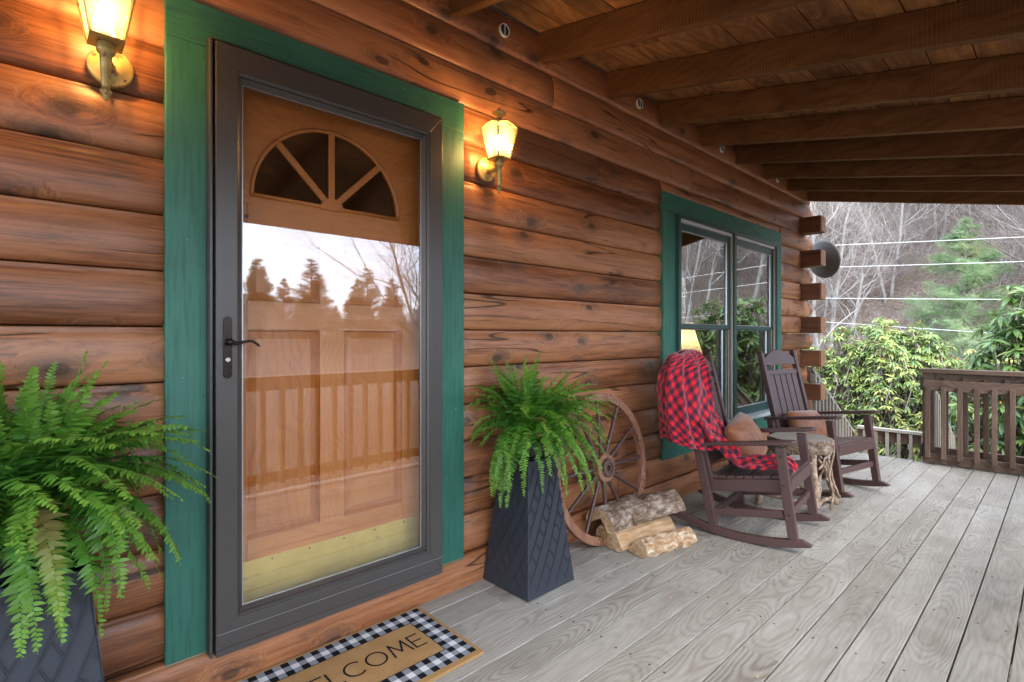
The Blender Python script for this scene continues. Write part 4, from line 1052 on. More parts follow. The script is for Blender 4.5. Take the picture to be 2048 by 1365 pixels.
# ------------------------------------------------------------------ rocking chairs
CW = .53
def chair():
    t = empty('rocking_chair', (0, 0, 0), 0)
    B = lambda m, n, bv=.004, p=None: m.build(n, MT['poly'], p or t, world=False, bevel=bv)
    RR = 1.24
    def rz_(s): return s * s / 2 / RR
    for wy in (0, CW):
        m = M(); n = 18; vs = []; s0, s1 = -.44, .37
        for j in range(n + 1):
            s = s0 + (s1 - s0) * j / n; zb = rz_(s) + .001; th = .044
            e = min(1, (s - s0) / .085, (s1 - s) / .06); th *= .18 + .82 * max(0, e) ** .7
            zt = rz_(s) + .045; zb = zt - th if j in (0, n) or e < 1 else zb
            if e < 1: zt2 = zb + th; zb, zt = (rz_(s) + .001 + (.018 if False else 0), rz_(s) + .001 + th)
            for y in (wy - .019, wy + .019): vs += [(s, y, zb), (s, y, zt)]
        fs = [(0, 1, 3, 2), (4 * n, 4 * n + 2, 4 * n + 3, 4 * n + 1)]
        for j in range(n):
            a = 4 * j; b = a + 4
            fs += [(a, b, b + 1, a + 1), (a + 2, a + 3, b + 3, b + 2), (a + 1, b + 1, b + 3, a + 3), (a, a + 2, b + 2, b)]
        B(m.add(vs, fs), 'rocker')
    def post(s0, z0, s1, z1, w, th, y): 
        dx = Vector((s1 - s0, z1 - z0)).normalized(); 
        m = M(); v = []
        for (s, z) in ((s0, z0), (s1, z1)):
            v += [(s - w / 2, y - th / 2, z), (s + w / 2, y - th / 2, z), (s + w / 2, y + th / 2, z), (s - w / 2, y + th / 2, z)]
        return m.hexa(v)
    for y in (0, CW):
        sgn = 1 if y == 0 else -1
        B(post(.281, rz_(.28) + .044, .213, .566, .050, .036, y), 'front_leg')
        B(post(-.145, rz_(-.145) + .044, -.245, .530, .050, .036, y), 'rear_leg')
        # arm with rounded front
        m = M(); out = []; w0, w1 = .036, .072
        y0 = y + (-.008 if y == 0 else .008)
        pts = [(-.285, -w0 / 2), (.10, -w1 / 2 * .9), (.24, -w1 / 2), (.278, -w1 / 2 * .8), (.296, -w1 / 2 * .35), (.296, w1 / 2 * .35), (.278, w1 / 2 * .8), (.24, w1 / 2), (.10, w1 / 2 * .9), (-.285, w0 / 2)]
        za = lambda s: .588 + (s - .2) * .145
        vs = [(s, y0 + q, za(s) - .011) for s, q in pts] + [(s, y0 + q, za(s) + .012) for s, q in pts]; n = len(pts)
        m.add(vs, [tuple(range(n - 1, -1, -1)), tuple(range(n, 2 * n))] + [(i, (i + 1) % n, n + (i + 1) % n, n + i) for i in range(n)])
        B(m, 'armrest', .005)
        yi = y + sgn * .030
        m = M(); zf, zr = .395, .320
        m.hexa([(-.19, yi - .011, zr - .075), (.246, yi - .011, zf - .08), (.246, yi + .011, zf - .08), (-.19, yi + .011, zr - .075), (-.19, yi - .011, zr - .006), (.246, yi - .011, zf - .006), (.246, yi + .011, zf - .006), (-.19, yi + .011, zr - .006)])
        B(m, 'seat_side')
        m = M(); yi = y
        m.hexa([(-.135, yi - .012, .115), (.235, yi - .012, .178), (.235, yi + .012, .178), (-.135, yi + .012, .115), (-.145, yi - .012, .158), (.228, yi - .012, .222), (.228, yi + .012, .222), (-.145, yi + .012, .158)])
        B(m, 'side_stretcher')
        # back posts
        m = M(); yb = y + sgn * .036
        v = []
        for (s, z) in ((-.165, .27), (-.352, 1.035)): v += [(s - .0215, yb - .017, z), (s + .0215, yb - .017, z), (s + .0215, yb + .017, z), (s - .0215, yb + .017, z)]
        m.hexa(v); m.prism([(-.374, 1.034), (-.331, 1.034), (-.333, 1.045), (-.345, 1.055), (-.362, 1.055), (-.376, 1.045)], yb - .017, yb + .017, 'Y')
        B(m, 'back_post')
        for (s, z) in ((.262, .205), (.235, .36), (-.157, .135), (-.19, .29), (.218, .52)):
            q = M().lathe([(.0065, y - sgn * .0165), (.0065, y - sgn * .0195), (.004, y - sgn * .0205)], 10, (s, 0, z), 'Y'); q.build('bolt', MT['black'], t, world=False)
    # cross pieces
    B(M().box(.247, .268, .02, CW - .02, .318, .392), 'front_apron')
    B(M().box(.245, .268, .0185, CW - .0185, .182, .222), 'front_stretcher')
    B(M().box(-.155, -.133, .0185, CW - .0185, .112, .155), 'rear_stretcher')
    # seat slats
    n = 9
    for k in range(n):
        a = -.175 + k * .0485; b = a + .044
        zc = lambda s: .321 + (s + .19) * .172 + (.0 if s > -.1 else (-.1 - s) * .05) + (0 if s < .2 else -(s - .2) * .18)
        ya, yb = (.0205, CW - .0205)
        m = M(); dip = .006 * math.sin(PI * (k + .5) / n)
        m.hexa([(a, ya, zc(a) - dip), (b, ya, zc(b) - dip), (b, yb, zc(b) - dip), (a, yb, zc(a) - dip), (a, ya, zc(a) + .018 - dip), (b, ya, zc(b) + .018 - dip), (b, yb, zc(b) + .018 - dip), (a, yb, zc(a) + .018 - dip)])
        B(m, 'seat_slat', .003)
    # back: crest rail, upper and lower rails, slats
    bs = lambda z: -.165 - (z - .27) * (.187 / .765)
    y0, y1 = .0535, CW - .0535
    m = M(); n = 16; vs = []
    for j in range(n + 1):
        f = j / n; y = y0 + (y1 - y0) * f; zt = .998 + .066 * math.sin(PI * min(1, max(0, (f - .04) / .92))) ** .8; zb = .938
        for z in (zb, zt): vs += [(bs(z) - .012, y, z), (bs(z) + .012, y, z)]
    fs = [(0, 1, 3, 2), (4 * n, 4 * n + 2, 4 * n + 3, 4 * n + 1)]
    for j in range(n):
        a = 4 * j; b = a + 4; fs += [(a, b, b + 1, a + 1), (a + 2, a + 3, b + 3, b + 2), (a, a + 2, b + 2, b), (a + 1, b + 1, b + 3, a + 3)]
    B(m.add(vs, fs), 'crest_rail', .003)
    for z0, z1, nm in ((.860, .900, 'back_rail'), (.395, .44, 'back_rail')):
        v = []
        for z in (z0, z1): v += [(bs(z) - .011, y0, z), (bs(z) + .011, y0, z), (bs(z) + .011, y1, z), (bs(z) - .011, y1, z)]
        B(M().hexa(v), nm, .003)
    ns = 5; gw = (y1 - y0 - .012) / ns
    for k in range(ns):
        a = y0 + .006 + k * gw + .007; b = a + gw - .014
        v = []
        for z in (.4405, .8595): v += [(bs(z) - .007, a, z), (bs(z) + .007, a, z), (bs(z) + .007, b, z), (bs(z) - .007, b, z)]
        B(M().hexa(v), 'back_slat', .003)
    return t
def place_chair(o, px, py, th, label):
    o.location = (px, py, 0); o.rotation_euler = (0, 0, th); tag(o, label, 'rocking chair', 'brown rocking chairs on the deck')
c1 = chair(); c2 = copy_tree(c1)
place_chair(c1, .6545, 3.0096, .1158, 'brown rocking chair carrying the red checked blanket')
place_chair(c2, .569, 4.2816, -.2078, 'brown rocking chair with bare back nearer the far railing')

# ------------------------------------------------------------------ blanket on the near chair
def blanket():
    g = G('red_black_buffalo_check_fleece')
    t = g.n('ShaderNodeTexCoord'); sp = g.n('ShaderNodeSeparateXYZ'); g.l(t.outputs['UV'], sp.inputs[0])
    def stripe(s): return g.math('GREATER_THAN', g.math('FRACT', g.math('MULTIPLY', s, 1 / .044)), .5)
    a, b = stripe(sp.outputs[0]), stripe(sp.outputs[1])
    n1 = g.noise(t.outputs['UV'], 500, 2, .6)[0]; n2 = g.noise(t.outputs['UV'], 30, 3)[0]
    tot = g.math('ADD', a, b)
    c = g.mix(g.math('MULTIPLY', g.math('GREATER_THAN', tot, .5), 1.0), (.86, .012, .022), (.27, .008, .034))
    c = g.mix(g.math('GREATER_THAN', tot, 1.5), c, (.012, .010, .020))
    c = g.mix(g.math('MULTIPLY', n1, .35), c, (.10, .02, .03))
    mt = g.bsdf(c, .85, g.math('ADD', n1, n2), .8, .003, .25, Sheen_Weight=.35, Sheen_Roughness=.5)
    def cat(P, t, closed=False):
        n = len(P) - 1; x = t * n; i = min(int(x), n - 1); f = x - i
        p0, p1, p2, p3 = (Vector(P[max(0, i - 1)]), Vector(P[i]), Vector(P[i + 1]), Vector(P[min(n, i + 2)]))
        return .5 * ((2 * p1) + (p2 - p0) * f + (2 * p0 - 5 * p1 + 4 * p2 - p3) * f * f + (3 * p1 - p0 - 3 * p2 + p3) * f ** 3)
    vs = []; uv = []; fs = []
    # hood over the back: rings at falling height run back-far, back-near, round the near post, front-near, front-far
    lev = [  # z, then path points (s, w)
        (1.088, [(-.385, .33), (-.385, .20), (-.385, .06), (-.375, .02), (-.370, .06), (-.370, .20), (-.370, .33)]),
        (1.070, [(-.420, .345), (-.435, .18), (-.440, .02), (-.390, -.045), (-.335, -.01), (-.325, .18), (-.325, .35)]),
        (.990, [(-.440, .350), (-.470, .16), (-.485, .00), (-.410, -.085), (-.315, -.055), (-.285, .17), (-.285, .355)]),
        (.880, [(-.450, .345), (-.500, .14), (-.515, -.02), (-.420, -.115), (-.295, -.085), (-.250, .16), (-.250, .350)]),
        (.760, [(-.450, .335), (-.515, .12), (-.530, -.03), (-.420, -.130), (-.270, -.100), (-.218, .14), (-.222, .340)]),
        (.650, [(-.440, .31), (-.510, .10), (-.525, -.03), (-.400, -.130), (-.245, -.100), (-.190, .12), (-.196, .320)]),
        (.560, [(-.420, .27), (-.480, .09), (-.490, -.03), (-.375, -.115), (-.220, -.090), (-.160, .11), (-.170, .290)]),
        (.500, [(-.400, .24), (-.460, .08), (-.465, -.03), (-.350, -.105), (-.200, -.080), (-.145, .10), (-.150, .270)])]
    lev = [(z, [(-.375 + (a + .375) * .86, .03 + (b - .03) * .93) for a, b in P]) for z, P in [(z_, [(a_ if a_ > -.40 else -.40 + (a_ + .40) * .55, b_) for a_, b_ in P_]) for z_, P_ in lev]]
    lev = [(z, [(a, b if b < .04 else b * .66) for a, b in P]) for z, P in lev]
    nu, nv = 56, 110
    zs = [l[0] for l in lev]
    for i in range(nu + 1):
        f = i / nu; x = f * (len(lev) - 1); k = min(int(x), len(lev) - 2); g_ = x - k
        acc = 0; prev = None
        for j in range(nv + 1):
            v = j / nv
            P = [cat([(*l[1][q], l[0]) for l in lev], f) for q in range(7)]
            p = cat(P, v); p2 = cat(P, min(1, v + .01)); p1 = cat(P, max(0, v - .01)); t_ = (p2 - p1); t_.z = 0
            if t_.length < 1e-5: t_ = Vector((0, -1, 0))
            t_.normalize(); nrm = Vector((-t_.y, t_.x, 0))
            if v > .62: out = Vector((1, 0, 0))
            fold = min(1, f * 3.2)
            ph = 2.6 * mnoise.noise(Vector((f * 1.6, v * 2, 3.1)))
            d = fold * (.021 * math.sin(v * 30 + ph) + .012 * math.sin(v * 63 + f * 3 - ph) + .018 * mnoise.noise(Vector((v * 5, f * 3.5, 7))))
            side = -1 if True else 1
            nn = Vector((t_.y, -t_.x, 0)) * -1
            p = p + nn * (-abs(d) if False else d) + (Vector((.010, 0, 0)) if v > .6 else Vector((0, 0, 0)))
            # uneven, slanting hem
            p.z -= .030 * max(0, 1 - f * 4) * max(0, 1 - abs(p.y) / .12)
            hem = (f ** 3) * (.035 * math.sin(v * 9 + 1) - .05 * (1 - abs(v - .45) * 2) + .0)
            p.z += -hem * .6
            if prev is not None: acc += (p - prev).length
            prev = p
            vs.append(p); uv.append((acc + (.0), (1.09 - zs[0]) + f * .62))
    W_ = nv + 1
    for i in range(nu):
        for j in range(nv): a = i * W_ + j; fs.append((a, a + 1, a + W_ + 1, a + W_))
    # tail lying over the cushion and along the seat
    rows = [((-.215, -.05, .66), (-.195, .20, .66)), ((-.165, -.045, .575), (-.155, .20, .57)), ((-.115, -.010, .50), (-.105, .21, .50)), ((-.06, .022, .438), (-.04, .17, .46)),
            ((.01, .018, .412), (.03, .16, .450)), ((.09, .015, .415), (.11, .155, .455)), ((.165, .02, .425), (.185, .15, .465)), ((.222, .035, .432), (.236, .135, .46)), ((.266, .06, .415), (.270, .105, .425))]
    La = [a for a, b in rows]; Lb = [b for a, b in rows]; mu, mv = 80, 36; o_ = len(vs); acc = .55; prev = None
    for i in range(mu + 1):
        u = i / mu; A = cat(La, u); Bv = cat(Lb, u); A2 = cat(La, min(1, u + .01)); A1 = cat(La, max(0, u - .01))
        t_ = (A2 - A1).normalized(); mid = (A + Bv) / 2
        if prev is not None: acc += (mid - prev).length
        prev = mid; wv = Bv - A; nrm = t_.cross(wv.normalized()).normalized()
        if nrm.z < 0 and nrm.x < 0: nrm = -nrm
        up = Vector((.5, 0, 1)).normalized()
        for j in range(mv + 1):
            v = j / mv; ph = u * 6 + 2 * mnoise.noise(Vector((u * 3, 1.7, 0)))
            h = (.012 + .022 * math.sin(PI * u)) * (abs(math.sin(v * 6.5 + ph)) + .35 * math.sin(v * 17 - ph) + .3) + .016 * mnoise.noise(Vector((u * 8, v * 4, 5)))
            h *= (1 if .02 < v < .98 else .2)
            p = A + wv * v + up * max(.001, h) + wv.normalized() * .012 * mnoise.noise(Vector((u * 12, 3, v)))
            vs.append(p); uv.append((v * .34, acc))
    W_ = mv + 1
    for i in range(mu):
        for j in range(mv): a = o_ + i * W_ + j; fs.append((a, a + 1, a + W_ + 1, a + W_))
    # chair space to world
    MW = Matrix.Translation(c1.location) @ Matrix.Rotation(.1158, 4, 'Z')
    m = M(); m.v = [tuple(MW @ p) for p in vs]; m.f = fs; m.uv = [(a * .80 - b * .60, a * .60 + b * .80) for a, b in uv]
    o = m.build('blanket', mt, None, smooth=True, fixn=False); tag(o, 'red and black checked fleece blanket draped over the near rocking chair', 'blanket')
    s = o.modifiers.new('thick', 'SOLIDIFY'); s.thickness = .007; s.offset = 0
blanket()

# ------------------------------------------------------------------ cowhide cushions
def cushion(loc, rot, sx, sy, sz, label, seed):
    g = G('brown_cowhide_%d' % seed) if False else None
    if 'hide' not in MT:
        g = G('brown_cowhide'); v = g.obj(); n1 = g.noise(g.vmath('MULTIPLY', v, (.3, 1, 1)), 140, 4, .7, 1.0)[0]; n2 = g.noise(v, 7, 3)[0]
        c = g.ramp(g.math('ADD', g.math('MULTIPLY', n1, .6), g.math('MULTIPLY', n2, .45)), [(.36, (.09, .026, .008)), (.52, (.21, .066, .021)), (.68, (.36, .145, .055))])
        MT['hide'] = g.bsdf(c, .5, n1, .6, .002, .35, Sheen_Weight=.3)
    m = M(); n = 26; vs = []; fs = []
    for side in (1, -1):
        for i in range(n + 1):
            for j in range(n + 1):
                a, b = 2 * i / n - 1, 2 * j / n - 1
                h = (max(0, 1 - abs(a) ** 2.6) * max(0, 1 - abs(b) ** 2.6)) ** .50
                pin = 1 - .07 * (a * a) * (1 - b * b) - .07 * (b * b) * (1 - a * a) 
                wr = .012 * mnoise.noise(Vector((a * 2.5 + seed, b * 2.5, side)))
                vs.append((sx / 2 * a * (1 - .09 * b ** 4) * (1 - .05 * (1 - b * b)), sy / 2 * b * (1 - .09 * a ** 4) * (1 - .05 * (1 - a * a)), side * (sz / 2 * h + wr * h)))
    k = (n + 1) ** 2
    for s_ in (0, 1):
        for i in range(n):
            for j in range(n):
                q = s_ * k + i * (n + 1) + j; f = (q, q + n + 1, q + n + 2, q + 1); fs.append(f if s_ == 0 else f[::-1])
    m.add(vs, fs); me = m.mesh('cushion', MT['hide'], True)
    import bmesh
    bm = bmesh.new(); bm.from_mesh(me); bmesh.ops.remove_doubles(bm, verts=bm.verts, dist=.0005); bmesh.ops.recalc_face_normals(bm, faces=bm.faces); bm.to_mesh(me); bm.free()
    o = bpy.data.objects.new('cushion', me); COL.objects.link(o); o.location = loc; o.rotation_euler = rot
    tag(o, label, 'cushion', 'cowhide cushions on the rocking chairs'); return o
def chair_pt(c, s, w_, z): return Matrix.Translation(c.location) @ Matrix.Rotation(c.rotation_euler.z, 4, 'Z') @ Vector((s, w_, z))
# local x across, y up the back, z thickness: the cushion leans on the back slats
def lean_rot(c, tilt, roll=0):
    Rm = Matrix.Rotation(c.rotation_euler.z, 3, 'Z') @ Matrix.Rotation(-tilt, 3, 'Y') @ Matrix(((0, 0, 1), (1, 0, 0), (0, 1, 0))) @ Matrix.Rotation(roll, 3, 'Z')
    return Rm.to_euler()
cushion(chair_pt(c1, -.045, .285, .535), lean_rot(c1, R(30), R(10)), .39, .30, .165, 'brown cowhide cushion under the red blanket on the near chair', 1)
cushion(chair_pt(c2, -.10, .27, .465), lean_rot(c2, R(30), R(-3)), .42, .26, .15, 'brown cowhide cushion on the chair with bare back', 2)

# ------------------------------------------------------------------ rustic twig table between the chairs
def twig_table():
    t = empty('twig_table', (.66, 3.96, 0), 0, 'rustic side table of a log slab on twig legs between the chairs', 'side table')
    g = G('peeled_branch'); v = g.obj(rand=1); n1 = g.noise(v, 30, 5, .65)[0]
    tw = g.bsdf(g.ramp(n1, [(.35, (.16, .10, .065)), (.55, (.34, .245, .175)), (.7, (.46, .36, .27))]), .75, n1, .5, .003, .25)
    g = G('grey_log_slab_top'); v = g.obj(); d = g.n('ShaderNodeSeparateXYZ'); g.l(v, d.inputs[0])
    r = g.math('SQRT', g.math('ADD', g.math('POWER', g.math('ADD', d.outputs[0], .1), 2), g.math('POWER', d.outputs[1], 2))); n1 = g.noise(v, 14, 4)[0]
    rg = g.math('SINE', g.math('ADD', g.math('MULTIPLY', r, 420), g.math('MULTIPLY', n1, 14)))
    slabm = g.bsdf(g.mix(g.ramp(rg, [(.0, 0), (1, 1)]), g.mix(n1, (.30, .26, .21), (.44, .40, .35)), (.22, .18, .14)), .7, rg, .2, .001, .3)
    rng = random.Random(4); n = 44; pts = []
    for k in range(n):
        a = 2 * PI * k / n; rr = 1 + .05 * math.sin(a * 3 + 1) + .03 * math.sin(a * 7) + .015 * rng.uniform(-1, 1)
        x, y = .195 * rr * math.cos(a), .215 * rr * math.sin(a)
        x = max(x, -.17)
        pts.append((x, y))
    z0, z1 = .385, .475; m = M()
    # notch on the side facing the camera
    body = m.prism(pts, z0, z1, 'Z'); m.v = [(x * (1 + .015 * math.sin(x * 90 + z * 60)), y * (1 + .015 * math.sin(y * 80)), z) for x, y, z in m.v]
    top = m.build('slab', MT['bark'], t, world=False, bevel=.006)
    m = M().prism([(x * .955, y * .955) for x, y in pts], z1 - .002, z1 + .0015, 'Z'); m.build('cut_top', slabm, t, world=False)
    M().hexa([(.010, -.222, z0 - .001), (.030, -.222, z0 - .001), (.024, -.18, z0 - .001), (.018, -.18, z0 - .001), (.012, -.222, z1 + .002), (.028, -.222, z1 + .002), (.022, -.19, z1 + .002), (.018, -.19, z1 + .002)]).build('split_crack', MT['dark'], t, world=False)
    legs = [((.165, -.20, 0), (.13, -.13, z0)), ((.18, .19, 0), (.12, .13, z0)), ((-.19, -.22, 0), (-.13, -.14, z0)), ((-.19, .19, 0), (-.12, .14, z0))]
    def branch(a, b, r0, r1, nm='leg', wob=.008, n=10):
        a, b = Vector(a), Vector(b); sd = rng.random() * 99; P = []
        for k in range(n + 1):
            f = k / n; p = a.lerp(b, f); e = math.sin(PI * f)
            P.append(p + Vector((mnoise.noise(Vector((sd, f * 3, 0))), mnoise.noise(Vector((sd, f * 3, 5))), 0)) * wob * e * 2)
        M().tube(P, [(r0 + (r1 - r0) * k / n) * (1 + .08 * math.sin(k * 2.3 + sd)) for k in range(n + 1)], 9).build(nm, tw, t, smooth=True, world=False)
    for a, b in legs: branch(a, b, .024, .022)
    br = lambda a, b, r=.010: branch(a, b, r, r * .7, 'twig_brace', .02)
    L4 = [Vector(a) for a, b in legs]
    def at(k, z): a, b = Vector(legs[k][0]), Vector(legs[k][1]); return a.lerp(b, z / z0)
    br(at(0, .06), at(1, .07), .014); br(at(2, .08), at(0, .07), .014); br(at(3, .08), at(1, .08), .012); br(at(2, .07), at(3, .08), .012)
    br(at(0, .05) + Vector((.015, .02, 0)), at(1, .40) + Vector((.02, .0, 0)), .010); br(at(1, .06) + Vector((.03, 0, 0)), at(0, .36) + Vector((.03, .01, 0)), .011)
    br(at(2, .06), at(0, .34) + Vector((0, -.02, 0)), .009); br(at(0, .08), at(2, .36) + Vector((0, -.02, 0)), .008)
    br(at(1, .12) + Vector((.04, -.05, 0)), at(1, .44) + Vector((.03, -.09, 0)), .007); br(at(0, .30) + Vector((.03, 0, 0)), Vector((.20, .02, .40)), .008)
    br(Vector((.215, -.06, .02)), Vector((.20, .05, .47)), .0085)
    br(at(2, .2), at(2, .44) + Vector((-.02, -.10, 0)), .008)
twig_table()

def litter():
    rng = random.Random(12); m = M()
    for k in range(46):
        x, y = (rng.gauss(.42, .14), rng.gauss(2.75, .35)) if k < 26 else (rng.uniform(.1, 1.7), rng.uniform(1.3, 4.6))
        if x < .03: x = .05
        a = rng.uniform(0, 3.1); l_ = rng.uniform(.004, .014); wd = rng.uniform(.002, .005)
        m.bar((x, y, .003), (x + l_ * math.cos(a), y + l_ * math.sin(a), .004), wd, .003)
    o = m.build('wood_chips', MT['split'], fixn=False); tag(o, kind='stuff')
litter()
# ------------------------------------------------------------------ railings, gate, stairs
def railing_x():
    t = empty('deck_railing', (1.02, 6.22, 0), 0, 'weathered brown deck railing at the far end behind the open gate', 'railing')
    B = lambda m, n, mt=MT['rail']: m.build(n, mt, t, bevel=.003)
    B(M().box(1.012, 1.10, 6.172, 6.262, -.18, .835), 'post')
    B(M().box(.998, 2.26, 6.115, 6.262, .8355, .873), 'cap_rail', MT['railx'])
    B(M().box(1.1005, 2.24, 6.20, 6.238, .72, .835), 'upper_rail', MT['railx'])
    B(M().box(1.1005, 2.24, 6.20, 6.238, .055, .145), 'lower_rail', MT['railx'])
    for k in range(8): x = 1.165 + .137 * k; B(M().box(x, x + .036, 6.160, 6.1985, .04, .80), 'baluster')
railing_x()
def gate():
    t = empty('porch_gate', (1.03, 6.09, 0), R(1.2), 'brown slatted porch gate standing open against the far railing', 'gate')
    t.location = (1.026, 6.098, 0)
    B = lambda m, n, mt=MT['rail']: m.build(n, mt, t, bevel=.003, world=False)
    B(M().box(0, 1.06, -.012, .024, .675, .772), 'upper_rail', MT['railx'])
    B(M().box(0, 1.06, -.012, .024, .012, .098), 'lower_rail', MT['railx'])
    for k in range(9):
        x = .022 + .113 * k
        m = M(); y0, y1 = -.049, -.0135
        m.box(x, x + .036, y0, y1, .062, .718); m.v = [(a, b, c) for a, b, c in m.v]
        o = B(m, 'baluster')
    for z in (.13, .75):
        M().box(-.016, -.002, -.03, .045, z - .07, z + .05).build('hinge', MT['black'], t, bevel=.002, world=False)
gate()
def railing_y():
    t = empty('side_railing', (2.2, 1.5, 0), 0, 'brown railing along the outer edge of the deck seen in the door glass', 'railing')
    B = lambda m, n, mt=MT['rail']: m.build(n, mt, t, bevel=.003)
    for y in (-3.05, -.02, 3.0, 6.02): B(M().box(2.225, 2.315, y, y + .09, -.3, .835), 'post')
    B(M().box(2.175, 2.33, -3.1, 6.11, .8355, .872), 'cap_rail', MT['raily'])
    B(M().box(2.2225 - .02, 2.2245, -3.1, 6.10, .765, .8345), 'upper_rail', MT['raily'])
    B(M().box(2.2225 - .02, 2.2245, -3.1, 6.10, .07, .15), 'lower_rail', MT['raily'])
    me = M().box(2.165, 2.2015, 0, .036, .06, .80).mesh('baluster', MT['rail'], False, (t.location.x, 0, 0))
    for k in range(66):
        o = inst('baluster', me, t, (0, -3.0 + .138 * k - 1.5, 0)); b = o.modifiers.new('bevel', 'BEVEL'); b.width = .003
    for y in (-3.0, 6.05): B(M().box(2.24, 2.33, y, y + .09, .873, 2.26), 'roof_post')
railing_y()
def stairs():
    t = empty('porch_stairs', (.5, 6.2, 0), 0, 'wooden stairs leading down from the far end of the deck', 'stairs')
    for k in range(5):
        z = -.17 * (k + 1); y = 6.18 + .27 * k
        M().box(.02, 1.0, y, y + .29, z - .035, z).build('tread', MT['greyrail'], t, bevel=.003)
    M().box(-.05, 1.1, 7.55, 8.5, -.975, -.94).build('landing', MT['greyrail'], t, bevel=.003)
    for x in (.0, 1.0):
        M().hexa([(x - .02, 6.18, -.35), (x + .019, 6.18, -.35), (x + .019, 7.6, -1.2), (x - .02, 7.6, -1.2), (x - .02, 6.18, -.05), (x + .019, 6.18, -.05), (x + .019, 7.6, -.9), (x - .02, 7.6, -.9)]).build('stringer', MT['rail'], t)
    def sloped(name, x, y0, z0, y1, z1, lab, off, ys, fill):
        r = empty(name, (x, y0, z0), 0, lab, 'railing')
        sl = (z1 - z0) / (y1 - y0)
        zt = lambda y: z0 + sl * (y - y0)
        def par(a, b, h0, h1, x0, x1, nm, mt):
            M().hexa([(x0, a, zt(a) - h0), (x1, a, zt(a) - h0), (x1, b, zt(b) - h0), (x0, b, zt(b) - h0), (x0, a, zt(a) - h1), (x1, a, zt(a) - h1), (x1, b, zt(b) - h1), (x0, b, zt(b) - h1)]).build(nm, mt, r, bevel=.003)
        par(y0, y1, .038, 0, x - .05, x + .045, 'hand_rail', MT['greyrail'])
        par(y0, y1, .15, .0385, x - .018, x + .018, 'upper_rail', MT['raily'])
        par(y0, y1, .86, .77, x - .018, x + .018, 'lower_rail', MT['raily'])
        n = int((y1 - y0) / .125)
        for k in range(n):
            y = y0 + .05 + .125 * k
            M().hexa([(x + .0185, y, zt(y) - .86), (x + .054, y, zt(y) - .86), (x + .054, y + .036, zt(y) - .88), (x + .0185, y + .036, zt(y) - .88), (x + .0185, y, zt(y) - .05), (x + .054, y, zt(y) - .05), (x + .054, y + .036, zt(y) - .07), (x + .0185, y + .036, zt(y) - .07)]).build('baluster', MT['greyrail'], r)
        M().box(x - .044, x + .044, y1 - .01, y1 + .078, -1.6, zt(y1) + .0).build('post', MT['rail'], r)
        return r
    sloped('stair_railing', .0, 6.30, .84, 7.92, -.06, 'grey brown stair railing sloping down beside the house corner', 0, 0, 0)
    sloped('stair_railing', 1.00, 6.42, .80, 7.92, .0, 'brown stair railing sloping down behind the open gate', 0, 0, 0)
    r = empty('landing_railing', (.5, 8.45, -.9), 0, 'silvered low railing of the stair landing beyond the deck', 'railing')
    B = lambda m, n, mt=MT['greyrail']: m.build(n, mt, r, bevel=.003)
    B(M().box(-.05, 1.15, 8.41, 8.50, -.10, -.062), 'cap_rail')
    B(M().box(-.05, 1.15, 8.455, 8.492, -.245, -.1005), 'upper_rail', MT['rail'])
    B(M().box(-.05, 1.15, 8.455, 8.492, -.92, -.84), 'lower_rail', MT['rail'])
    for k in range(9): x = .02 + .128 * k; B(M().box(x, x + .036, 8.417, 8.454, -.94, -.1005), 'baluster')
stairs()

# ------------------------------------------------------------------ satellite dish
def dish():
    t = empty('satellite_dish', (-.25, 6.50, 2.0), 0, 'grey satellite dish mounted on the house corner', 'satellite dish')
    m = M(); n = 36; rr = 10; vs = [(0, 0, 0)]
    Rm = Matrix.Rotation(R(-20), 3, 'Z') @ Matrix.Rotation(R(12), 3, 'X')
    C = Vector((.005, 6.80, 2.075))
    P = []
    for i in range(rr + 1):
        for k in range(n):
            r = i / rr; a = 2 * PI * k / n; P.append(C + Rm @ Vector((.20 * r * math.cos(a), .045 - .045 * r * r, .222 * r * math.sin(a))) * 1.0)
    # bowl opens away from the camera
    fs = []
    for i in range(rr):
        for k in range(n): k2 = (k + 1) % n; fs.append((i * n + k, i * n + k2, (i + 1) * n + k2, (i + 1) * n + k))
    P = [C + (p - C) * 1 for p in P]
    Q = [C + Rm @ (Rm.inverted() @ (p - C) * 1) for p in P]
    Q = []
    for i in range(rr + 1):
        for k in range(n):
            r = i / rr; a = 2 * PI * k / n; Q.append(C + Rm @ Vector((.20 * r * math.cos(a), -.045 + .045 * r * r, .222 * r * math.sin(a))))
    o = m.add(Q, fs).build('dish', MT['dish'], t, smooth=True); s = o.modifiers.new('thick', 'SOLIDIFY'); s.thickness = .004
    M().bar(C + Vector((-.05, -.06, -.0)), C + Vector((-.09, -.30, -.06)), .04, .05).build('mount_bracket', MT['dish'], t, bevel=.003)
    M().box(C.x - .10, C.x + .0, C.y - .075, C.y - .05, C.z - .07, C.z + .05).build('back_plate', MT['steel'], t, bevel=.002)
    M().bar((C.x - .09, C.y - .30, C.z - .06), (-.25, 6.30, 1.9), .04, .04).build('mast', MT['dish'], t)
dish()

